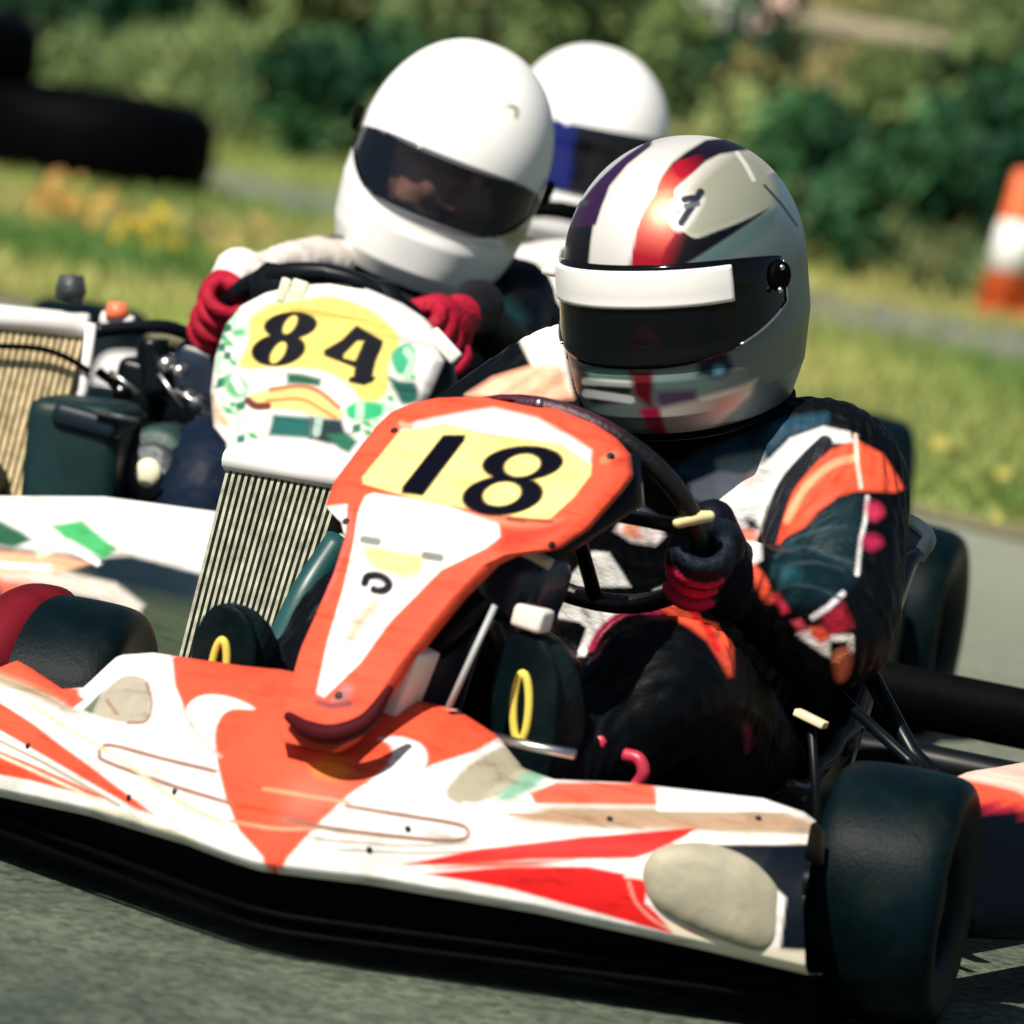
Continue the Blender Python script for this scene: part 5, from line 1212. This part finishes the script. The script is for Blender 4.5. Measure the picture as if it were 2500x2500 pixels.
# ---------------- driver of kart 18
p18 = empty('person', (0.0, 0.0, 0.0), -radians(25), 'driver of kart 18 in striped silver, red and black helmet and orange and black suit', 'person', 'kart drivers')
h18c = (-0.0109,0.36,0.6878)
hd18 = (h18c[0], h18c[1] + .02, h18c[2] - .02)
L18w = (.205, .115, .415)
bd, V = body(p18, (0.1672,0.43,0.4902), (0.2456,0.3,0.3462), (0.185,0.19,0.3918), (-0.1486,0.42,0.5282), (-.25, .26, .40), (-.135, .14, .44), hd18,
             (0.1724,0.06,0.2807), (.130, -.15, .19), (-.155, .06, .285), (-.19, -.15, .19), arm=1.08, voxel=.0042)
C = np.tile(np.array([.0012, .0020, .0030]), (len(V), 1))
C = skin_face(V, hd18, C)
q = lambda *a: None
paint(bd, C, AX18, [
    ('s', [(0.3354,0.3958),(0.3648,0.4118),(0.4039,0.4416),(0.433,0.4436),(0.4273,0.392),(0.4195,0.3562),(0.3922,0.3382),(0.3531,0.332),(0.3335,0.3559)], (.004,.016,.022), .006),  # blue sheen of the sleeve painted in, with two brighter patches
    ('s', [(0.3335,0.3718),(0.357,0.3719),(0.3609,0.36),(0.3413,0.3539)], (.012,.060,.075), .006),
    ('s', [(0.3413,0.3918),(0.357,0.3958),(0.3609,0.3859),(0.3452,0.3818)], (.010,.040,.050), .006),
    ('s', [(0.2366,0.4739),(0.2643,0.4938),(0.3098,0.5116),(0.353,0.5274),(0.3921,0.5331),(0.3979,0.5271),(0.3882,0.5172),(0.3569,0.5094),(0.3334,0.4896),(0.2822,0.4737),(0.2525,0.4638)], (.012,.045,.075), .004),
    ('s', [(0.2802,0.4838),(0.3098,0.4897),(0.3275,0.4916),(0.3275,0.4776),(0.2999,0.4667),(0.2841,0.4697)], (.22,.30,.27), .004),
    ('f', [(0.2505,0.4578),(0.2822,0.4717),(0.3098,0.4677),(0.3373,0.4856),(0.3569,0.5054),(0.3921,0.5182),(0.4194,0.5121),(0.4233,0.5012),(0.3921,0.5013),(0.3687,0.4835),(0.353,0.4636),(0.3413,0.4457),(0.3315,0.4297),(0.3256,0.4078),(0.3118,0.4157),(0.2901,0.4277),(0.2664,0.4377),(0.2525,0.4438)], WHITE, .003),
    ('f', [(0.2861,0.4337),(0.3098,0.4177),(0.3275,0.4098),(0.3207,0.4018),(0.3207,0.3798),(0.3118,0.3738),(0.3039,0.3727),(0.2941,0.3957)], WHITE, .003),
    ('s', [(0.3,0.4097),(0.3177,0.4117),(0.3226,0.4038),(0.3177,0.3978),(0.3019,0.3997)], (.80,.28,.20), .003),
    ('s', [(0.3039,0.4657),(0.3255,0.4676),(0.3295,0.4577),(0.3098,0.4557)], (.75,.55,.52), .004),
    ('f', [(0.3098,0.4217),(0.3197,0.4197),(0.3256,0.4097),(0.3138,0.4107)], (.02,.02,.025), .003),
    ('f', [(0.396,0.4933),(0.4271,0.5031),(0.4543,0.4891),(0.4776,0.4534),(0.466,0.4491),(0.4233,0.4505),(0.4039,0.4446),(0.3824,0.4287),(0.3687,0.4128),(0.357,0.4068),(0.3393,0.3968),(0.3413,0.4138),(0.3569,0.4516),(0.3785,0.4775)], ORANGE, .003),
    ('L', [(0.3413,0.3998),(0.357,0.4217),(0.3785,0.4456),(0.4038,0.4615),(0.4272,0.4654)], .005, (.80,.07,.03)),
    ('L', [(0.3511,0.4197),(0.3726,0.4556),(0.398,0.4774),(0.4233,0.4853)], .004, (.88,.30,.16)),
    ('L', [(0.3931,0.5013),(0.3745,0.4835),(0.353,0.4576),(0.3413,0.4297),(0.3334,0.3998)], .0085, (.010,.012,.018)),
    ('l', [(0.4252,0.5091),(0.4262,0.4813),(0.4291,0.4545)], .0018, (.86,.62,.50)),
    ('L', [(0.4359,0.4436),(0.4331,0.4218),(0.4272,0.3979),(0.4224,0.3642)], .0022, (.72,.72,.72)),
    ('s', [(0.435,0.4376),(0.4466,0.4376),(0.4524,0.4277),(0.4428,0.4198),(0.435,0.4257)], (.50,.03,.08), .005),
    ('s', [(0.4311,0.4029),(0.4447,0.4039),(0.4505,0.396),(0.4389,0.389),(0.4292,0.394)], (.42,.02,.07), .005),
    ('s', [(0.3108,0.3748),(0.3227,0.3638),(0.3305,0.3479),(0.3345,0.3369),(0.3227,0.3368),(0.3138,0.3558)], ORANGE, .003),
    ('f', [(0.3315,0.3419),(0.3374,0.3439),(0.3492,0.326),(0.3433,0.324)], (.55,.03,.06), .004),
    ('f', [(0.3512,0.316),(0.361,0.3181),(0.3727,0.3042),(0.3629,0.3002)], (.75,.08,.12), .003),
    ('f', [(0.3571,0.3021),(0.3727,0.3082),(0.3923,0.2984),(0.3923,0.2785),(0.3845,0.2824)], (.78,.72,.68), .003),
    ('f', [(0.3708,0.3102),(0.3845,0.3103),(0.3942,0.2984),(0.3825,0.2924),(0.3727,0.3002)], ORANGE, .003),
    ('f', [(0.3844,0.3222),(0.4059,0.3343),(0.4157,0.3105),(0.3962,0.2984),(0.3845,0.3103)], (.32,.015,.03), .005),
    ('l', [(0.3952,0.298),(0.4137,0.2986),(0.4141,0.2847)], .0035, (.72,.68,.60)),
    ('s', [(0.3981,0.2825),(0.4118,0.2866),(0.4147,0.2747),(0.4099,0.2568),(0.4021,0.2547),(0.3972,0.2686)], (.85,.24,.13), .005),
    ('l', [(0.3743,0.3198),(0.3903,0.3302),(0.4059,0.3442)], .003, (.75,.70,.75)),
    ('f', [(0.2148,0.3453),(0.2366,0.3545),(0.2267,0.3414),(0.2148,0.3332)], WHITE, .003),
    ('f', [(0.2108,0.3352),(0.2327,0.3424),(0.2525,0.3304),(0.2644,0.3135),(0.2803,0.3096),(0.2892,0.2896),(0.2892,0.2616),(0.2833,0.2615),(0.2724,0.2815),(0.2625,0.2974),(0.2446,0.3113),(0.2267,0.3213),(0.2108,0.3262)], ORANGE, .003),
    ('L', [(0.2545,0.3254),(0.2635,0.3095),(0.2724,0.2895)], .004, (.60,.02,.02)),
    ('f', [(0.1062,0.3343),(0.1341,0.3288),(0.1759,0.3305),(0.2037,0.3362),(0.2203,0.3419),(0.2313,0.3364),(0.1981,0.3278),(0.1704,0.3108),(0.1509,0.2883),(0.1411,0.2747),(0.1336,0.2747),(0.1439,0.305),(0.1369,0.3106),(0.1146,0.3147)], WHITE, .002),
    ('L', [(0.1481,0.2826),(0.1592,0.3024),(0.1759,0.3165),(0.1954,0.3244),(0.2203,0.3229)], .0035, (.40,.02,.07)),
    ('f', [(0.1168,0.3487),(0.1492,0.3869),(0.167,0.3853),(0.1904,0.349)], WHITE, .002),
    ('f', [(0.1726,0.4082),(0.1903,0.4412),(0.2003,0.4356),(0.2169,0.4239),(0.2252,0.4027),(0.2153,0.3927),(0.1915,0.3965)], (.78,.70,.70), .003),
    ('s', [(0.1809,0.4094),(0.1948,0.4261),(0.2059,0.4178),(0.1976,0.4094),(0.2031,0.401),(0.1892,0.401)], (.80,.30,.20), .003),
    ('f', [(0.0606,0.6456),(0.114,0.6421),(0.1201,0.6),(0.1279,0.5523),(0.1,0.5553),(0.0747,0.6061)], (.78,.74,.66), .003),
    ('f', [(0.0155,0.5531),(0.0437,0.5715),(0.0831,0.5835),(0.1156,0.5861),(0.1291,0.5495),(0.0831,0.5442)], (.85,.42,.28), .004),
    ('s', [(0.3008,0.2094),(0.3079,0.2067),(0.3095,0.1901),(0.3052,0.1817)], (.40,.05,.10), .004),
 ] + [('L', TR_, .0016, (.020,.045,.055)) for TR_ in ([(0.3354,0.3818),(0.3531,0.3978),(0.3844,0.4098),(0.4117,0.4138)], [(0.3335,0.3638),(0.3531,0.3739),(0.3805,0.376),(0.4078,0.3681)], [(0.3374,0.3499),(0.357,0.354),(0.3844,0.3481),(0.4039,0.3383)], [(0.3452,0.3878),(0.3727,0.3919),(0.3922,0.384),(0.4156,0.3761)])],  # pale streaks of sleeve sheen painted in
 soft=.0022, front_only=True)

# head pose and livery of the striped helmet
H18 = frame_mat(h18c, 2, 13, -9)
SC18 = (.925, .98, 1.005)
hm18, vs18, patch18 = helmet(p18, H18, SC18, opening=True, visor_hi=.036, visor_lo=-.070, nres=(330, 210), piv=77, trim=True, shell=M_shell18)
SILV = (.66, .64, .57); SIL2 = (.36, .37, .28); TEAL = (.012, .055, .075)
zh = lambda *a: None
paint(hm18, (.15, .19, .19), AX18, [
    ('f', [(0.0072,0.9247),(0.4791,0.9115),(0.4796,0.4134),(0.0071,0.413)], (.15,.19,.19)),
    ('f', [(0.3457,0.7996),(0.3595,0.7952),(0.3732,0.7476),(0.376,0.703),(0.3595,0.7283),(0.343,0.7481)], (.17,.24,.27), .008),
    ('f', [(0.1065,0.679),(0.1149,0.7297),(0.129,0.7605),(0.1543,0.7882),(0.1823,0.813),(0.2213,0.8318),(0.2741,0.8389),(0.332,0.8236),(0.3567,0.8036),(0.3512,0.7939),(0.332,0.7832),(0.3155,0.7682),(0.3334,0.7477),(0.2962,0.7294),(0.2603,0.716),(0.2381,0.6771),(0.1879,0.6722)], SILV, .002),
    ('f', [(0.3017,0.8104),(0.3292,0.8209),(0.3567,0.805),(0.3457,0.7913),(0.3155,0.7807)], (.52,.47,.42), .003),
    ('s', [(0.2347,0.7389),(0.2436,0.7556),(0.263,0.7776),(0.2851,0.7973),(0.3017,0.807),(0.3238,0.8029),(0.3389,0.7789),(0.3389,0.7496),(0.3114,0.7347),(0.2769,0.7205),(0.2547,0.7142),(0.2375,0.7206),(0.2292,0.732)], SIL2, .006),
    ('f', [(0.1121,0.6676),(0.1177,0.6958),(0.122,0.7282),(0.1492,0.7306),(0.1459,0.7066),(0.1425,0.6672)], (.006,.006,.009), .0015),
    ('f', [(0.122,0.7262),(0.1304,0.7464),(0.1487,0.7729),(0.1739,0.7977),(0.199,0.8168),(0.213,0.8235),(0.2102,0.8138),(0.1851,0.7932),(0.166,0.7697),(0.1576,0.7459),(0.152,0.7285)], (.035,.010,.05), .0015),
    ('L', [(0.122,0.7324),(0.1318,0.7534),(0.1515,0.7784),(0.1767,0.8018),(0.199,0.8182)], .0035, (.50,.52,.54)),
    ('l', [(0.1276,0.7521),(0.1416,0.7533)], .003, (.05,.05,.06)),
    ('f', [(0.1442,0.67),(0.1481,0.7165),(0.1599,0.7515),(0.1837,0.789),(0.2158,0.8165),(0.2602,0.8323),(0.3058,0.8293),(0.2768,0.8207),(0.2436,0.8102),(0.2241,0.7882),(0.213,0.7646),(0.1991,0.7367),(0.1885,0.6694)], (.72,.70,.67), .002),
    ('f', [(0.2214,0.7784),(0.2325,0.7945),(0.2464,0.806),(0.2685,0.8209),(0.3058,0.8276),(0.3306,0.8186),(0.31,0.8107),(0.2824,0.8043),(0.2616,0.793),(0.2464,0.7779),(0.2325,0.7656),(0.2158,0.7659)], (.010,.004,.014), .002),
    ('G', [(0.2172,0.7701),(0.2255,0.784),(0.238,0.7963),(0.2602,0.7987),(0.2602,0.7917),(0.2464,0.7779),(0.2339,0.7656),(0.2319,0.7544),(0.2144,0.7547)], (.42,.006,.02), (.72,.15,.09), [(0.2394,0.7865),(0.2228,0.7574)]),
    ('G', [(0.2602,0.8043),(0.2685,0.8055),(0.2658,0.7957),(0.2492,0.7807),(0.238,0.7781),(0.2353,0.7922)], (.012,.004,.012), (.42,.006,.02), [(0.2658,0.8041),(0.2436,0.785)]),
    ('G', [(0.1879,0.6694),(0.1913,0.7087),(0.1996,0.7381),(0.2158,0.7617),(0.2325,0.7642),(0.2275,0.7446),(0.2303,0.7334),(0.2358,0.7235),(0.2436,0.7149),(0.2325,0.694),(0.2214,0.6689)], (.72,.17,.10), (.36,.004,.018), [(0.2214,0.7419),(0.2102,0.6916)]),
    ('G', [(0.2158,0.669),(0.2214,0.697),(0.2325,0.7165),(0.2358,0.7243),(0.2547,0.7133),(0.2769,0.7205),(0.3073,0.7329),(0.3342,0.7477),(0.3169,0.7333),(0.288,0.7136),(0.2603,0.695),(0.2325,0.6786),(0.227,0.6689)], (.32,.004,.016), (.003,.003,.006), [(0.22,0.7055),(0.2409,0.6981)]),
    ('f', [(0.2297,0.6688),(0.2436,0.6827),(0.2603,0.6945),(0.2907,0.7136),(0.321,0.736),(0.343,0.7481),(0.3389,0.7287),(0.3073,0.7041),(0.2797,0.6863),(0.2464,0.6686)], (.10,.17,.16), .003),
    ('l', [(0.3298,0.7721),(0.3485,0.7522),(0.3655,0.7304)], .0014, (.004,.02,.03)),
    ('L', [(0.3017,0.8067),(0.31,0.7934),(0.3177,0.7779)], .0024, (.82,.82,.74)),
    ('s', [(0.2292,0.7328),(0.2319,0.7446),(0.2478,0.7589),(0.2636,0.7558),(0.2575,0.7413),(0.245,0.7247),(0.2358,0.7215)], (.80,.77,.75), .004),
    ('L', [(0.2403,0.7298),(0.2497,0.7442),(0.2608,0.762)], .0042, (.012,.02,.035)),
    ('l', [(0.2436,0.7542),(0.2525,0.756)], .0036, (.012,.02,.035)),
    ('l', [(0.245,0.7471),(0.2575,0.7497)], .003, (.10,.11,.13)),
    ('l', [(0.223,0.7414),(0.2386,0.7411)], .0016, (.20,.10,.08)),
    ('f', [(0.1318,0.5826),(0.1907,0.5793),(0.188,0.5427),(0.1487,0.5402),(0.129,0.5601)], (.012,.02,.02), .003),
    ('f', [(0.1403,0.5792),(0.1851,0.578),(0.1879,0.5681),(0.1459,0.5678)], (.10,.20,.18), .003),
    ('l', [(0.1403,0.5651),(0.1879,0.5619)], .0035, (.60,.64,.60)),
    ('l', [(0.1417,0.5529),(0.188,0.5456)], .0042, (.78,.78,.74)),
    ('f', [(0.1874,0.5765),(0.2117,0.5763),(0.2103,0.5342),(0.1907,0.5512)], (.12,.006,.012), .004),
    ('f', [(0.2117,0.5735),(0.277,0.5758),(0.2881,0.5617),(0.2604,0.5507),(0.2145,0.551)], (.16,.24,.23), .004),
    ('f', [(0.2576,0.5928),(0.288,0.5953),(0.2963,0.5784),(0.2825,0.5673),(0.2576,0.5703)], (.006,.012,.03), .004),
    ('s', [(0.2756,0.58),(0.2839,0.5799),(0.2839,0.5701),(0.2756,0.5702)], (.12,.26,.38), .004),
    ('f', [(0.2173,0.5397),(0.2604,0.5479),(0.3046,0.5602),(0.3212,0.5684),(0.3129,0.5503),(0.277,0.5169),(0.2298,0.4919),(0.2215,0.5172)], (.66,.58,.50), .003),
    ('f', [(0.2145,0.5538),(0.2548,0.5563),(0.2576,0.5451),(0.2173,0.5369)], (.08,.05,.10), .004),
    ('f', [(0.1963,0.5356),(0.2159,0.5383),(0.2284,0.5045),(0.2215,0.4919),(0.2103,0.5088)], (.42,.014,.06), .003),
], soft=.0012, front_only=True)
M_strip = mat('white_sun_strip', (.82, .81, .79), rough=.3, var=.04)
patch18('sun_strip', -70, 49, lambda p: .031 - .005*(p/1.1)**2, lambda p: -.008 - .003*(p/1.1)**2, .0085, M_strip, par=vs18)
add('visor_tab', box(np.array(H18 @ Vector(helmet_pts(np.array(-radians(70)), np.array(.022), .012, SC18).tolist())), (.02, .02, .035), .006), M_strip, vs18)
for dx, dz in ((0, 0), (.012, -.01), (-.01, -.022)):
    c = np.array(H18 @ Vector((helmet_pts(np.array(radians(77)), np.array(.006), .012, SC18) + np.array([0, dx, dz + .005])).tolist()))
    add('pivot_screw', blob(c, (.0035, .0035, .0035), 8, 6), M_steel, hm18)
def gcol18(V, p, t, o_, n, pc, wr):
    a = np.arctan2(-(V - p) @ n, (V - p) @ o_)
    C = np.tile(np.array([.003, .007, .014]), (len(V), 1))
    r = (V - p) @ t
    fr = (-(V - p) @ n > .012)
    ph = r/.0212 + 2.0; gap = np.abs(ph - np.floor(ph) - .5) > .30
    C[fr] = (.44, .012, .06)
    C[fr & gap] = (.02, .004, .010)  # shade between the fingers painted dark
    C[r < -.024] = (.004, .008, .016)
    s = np.clip(((V - pc) @ (wr - pc))/((wr - pc) @ (wr - pc)), 0, 1)
    C[(s > .70)] = (.003, .006, .011)
    return C
hand(p18, e18, nn18, radians(112), .146, np.array((0.1762,0.2,0.3927)), gcol18, flip=-1)
hand(p18, e18, nn18, radians(272), .146, (-.135, .14, .44), gcol18, flip=1)
# padded cuff with cream strap on the left glove
add('cuff_strap', tube([(0.1653,0.045,0.4521), (0.1769,0.05,0.4584), (0.1892,0.065,0.4624)], [.006, .0075, .006], 10, n=4, round_caps=True), mat('cream_strap', (.74, .66, .34), rough=.6), p18)
add('cuff', tube([(0.1659,0.13,0.4509), (0.173,0.15,0.4157), (0.1807,0.17,0.3805)], [.024, .030, .032], 16, n=5, round_caps=True), mat('navy_cuff', (.002, .004, .010), rough=.6, spec=.1, bump=.4, bscale=80), p18)

M_boot = mat('boot_leather', (.003, .012, .013), rough=.5, spec=.2, var=.4, vscale=40, bump=.3, bscale=90)
M_sole_ring = mat('yellow_sole_ring', (.72, .60, .10), rough=.45)
def boot(parent, bot, top, ang, w=.037, ring=True):
    bot, top = np.array(bot), np.array(top); d = top - bot
    rings = []
    for s, wk, dp in ((0, .55, .05), (.05, .8, .075), (.2, .90, .095), (.4, .94, .10), (.58, .98, .085), (.74, .93, .07), (.87, .76, .052), (.95, .50, .036), (.985, .27, .02), (1.0, .08, .008)):
        c = bot + d*s; c = c + np.array([0, dp/2, 0])
        rings.append(ell(c, w*wk, dp/2, 26, p=2.5))
    b = add('boot', loft(rings), M_boot, parent)
    so = []
    for s, wk in ((0.01, .6), (.05, .86), (.2, .94), (.42, .98), (.58, 1.01), (.74, .96), (.87, .78), (.95, .52), (.99, .22)):
        c = bot + d*s; so.append(ell(c + np.array([0, -.002, 0]), w*wk, .006, 20, p=3))
    add('sole', loft(so), M_rubber, b)
    if ring:
        c = bot + d*.50; u = d/np.linalg.norm(d); k = np.array([1, 0, 0])
        R = [c + np.array([0, -.010, 0]) + u*.034*sin(a) + k*.0085*cos(a) for a in np.arange(36)/36*2*pi]
        add('sole_ring', tube(R, .0044, 8, closed=True), M_sole_ring, b)
    return b
boot(p18, (0.1423,-0.19,0.1902), (0.1319,-0.2,0.3428), 0)
boot(p18, (-0.2018,-0.19,0.1672), (-0.2005,-0.2,0.3106), 0)

# ---------------- driver of kart 84
p84 = empty('person', (-0.228, 1.49, 0.0), -radians(12), 'driver of kart 84 in plain white helmet with dark visor and red gloves', 'person', 'kart drivers')
h84c = (0.0108,0.38,0.6962)
hd84 = (h84c[0], h84c[1] - .010, h84c[2] - .025)
rw = (-0.1592,0.06,0.5253)
bd4, V = body(p84, (0.1131,0.43,0.5341), (0.1469,0.26,0.4752), (0.1376,0.09,0.526), (-0.0589,0.42,0.5407), (-.2, .2, .5), rw, hd84, (.15, .06, .28), (.13, -.15, .17), (-.15, .06, .28), (-.13, -.15, .17),
              mid_r=[(-0.0859,0.3,0.5486), (-0.1197,0.2,0.5447), (-0.1384,0.12,0.5347)], arm=.58, voxel=.008)
C = np.tile(np.array([.0012, .0016, .0022]), (len(V), 1)); C = skin_face(V, hd84, C); C[(V[:, 2] < .42) & (V[:, 1] < .32)] = (.004, .010, .024)
paint(bd4, C, AX84, [
    ('f', [(-0.0846,0.5265),(-0.0645,0.5791),(-0.0379,0.6117),(0.0548,0.6044),(0.134,0.5907),(0.2259,0.5638),(0.2128,0.4985),(0.0943,0.4992),(-0.0514,0.4736)], (.70,.64,.58), .003),
    ('f', [(0.0284,0.6572),(0.076,0.6567),(0.0733,0.5964),(0.0363,0.598)], (.004,.010,.014), .003),
    ('f', [(0.2259,0.5246),(0.2652,0.5244),(0.2914,0.4981),(0.2652,0.4721),(0.2259,0.4919)], (.004,.022,.026), .008)], soft=.003, front_only=True)
H84 = frame_mat(h84c, 11, 6, 13)
M_visor84 = mat('tinted_visor', (.006, .010, .018), rough=.06, var=.1, spec=.45)
nt_ = M_visor84.node_tree; trn = nt_.nodes.new('ShaderNodeBsdfTransparent'); trn.inputs[0].default_value = (.80, .80, .84, 1); mxs = nt_.nodes.new('ShaderNodeMixShader'); mxs.inputs[0].default_value = .46
nt_.links.new(nt_.nodes['Principled BSDF'].outputs[0], mxs.inputs[1]); nt_.links.new(trn.outputs[0], mxs.inputs[2]); nt_.links.new(mxs.outputs[0], nt_.nodes['Material Output'].inputs[0])
hm84, vs84, patch84 = helmet(p84, H84, (.93, .98, 1.06), visor_hi=.018, visor_lo=-.064, visor_w=68, visor_m=M_visor84)
paint(hm84, (.82, .82, .80), AX84, [
    ('L', [(0.2665,0.7612),(0.2751,0.7571),(0.2745,0.7479)], .0028, (.30,.28,.18)),
    ('l', [(0.2553,0.76),(0.2665,0.7592)], .0016, (.45,.45,.40)),
    ('L', [(0.1457,0.621),(0.1923,0.6073),(0.2652,0.5969)], .0016, (.52,.48,.38)),
    ('L', [(0.1191,0.6245),(0.179,0.5995),(0.252,0.587)], .0014, (.55,.52,.44)),
    ('s', [(0.2619,0.6068),(0.2851,0.6145),(0.2917,0.5999),(0.2652,0.5869)], (.34,.36,.18), .006),
], soft=.0012, front_only=True)
def gcol84(V, p, t, o_, n, pc, wr):
    C = np.tile(np.array([.34, .008, .028]), (len(V), 1))
    s = np.clip(((V - pc) @ (wr - pc))/((wr - pc) @ (wr - pc)), 0, 1)
    C[s > .42] = (.008, .009, .012) if pc[0] > 0 else (.80, .74, .68)
    return C
hand(p84, e84, nn84, radians(64), .148, np.array((0.1312,0.1,0.5312)), gcol84, flip=-1)
hand(p84, e84, nn84, radians(288), .148, np.array(rw), gcol84, flip=1)

# ---------------- driver at the back
p3 = empty('person', (0.0, 3.12, 0.0), radians(5), 'rearmost driver in white helmet with blue and black visor, half hidden', 'person', 'kart drivers')
h3c = (0.06,0.38,0.6679)
hd3 = (h3c[0], h3c[1] + .015, h3c[2] - .02)
bd3, V = body(p3, (.17, .44, .50), (.25, .26, .40), (.15, .10, .46), (-.15, .44, .50), (-.24, .26, .40), (-.15, .10, .46), hd3, (.15, .06, .28), (.13, -.15, .17), (-.15, .06, .28), (-.13, -.15, .17), voxel=.009)
C = np.tile(np.array([.78, .77, .72]), (len(V), 1)); setcol(bd3.data, skin_face(V, hd3, C))
H3 = frame_mat(h3c, -3, 4, 3)
M_visor3 = mat('blue_black_visor', attr=True, rough=.08, var=.05)
hm3, vs3, _ = helmet(p3, H3, (.93, .95, 1.0), visor_hi=.034, visor_lo=-.062, visor_w=86, visor_m=M_visor3)
setcol(hm3.data, np.tile(np.array((.82, .82, .80)), (len(hm3.data.vertices), 1)))
V3 = np.array([v.co for v in vs3.data.vertices]); C = np.tile(np.array([.004, .004, .006]), (len(V3), 1))
lx = (V3 - np.array(h3c))[:, 0]
C[(lx < -.028)] = (.004, .008, .11)
setcol(vs3.data, C)
def gcol3(V, *a): return np.tile(np.array([.02, .02, .03]), (len(V), 1))
e3 = lambda a, r=.148: (r*sin(a), .03 - r*cos(a)*sin(radians(40)), .47 + r*cos(a)*cos(radians(40)))
n3 = np.array([0, cos(radians(40)), sin(radians(40))])
hand(p3, e3, n3, radians(80), .148, np.array((.15, .10, .46)), gcol3, flip=-1)
hand(p3, e3, n3, radians(280), .148, np.array((-.15, .10, .46)), gcol3, flip=1)
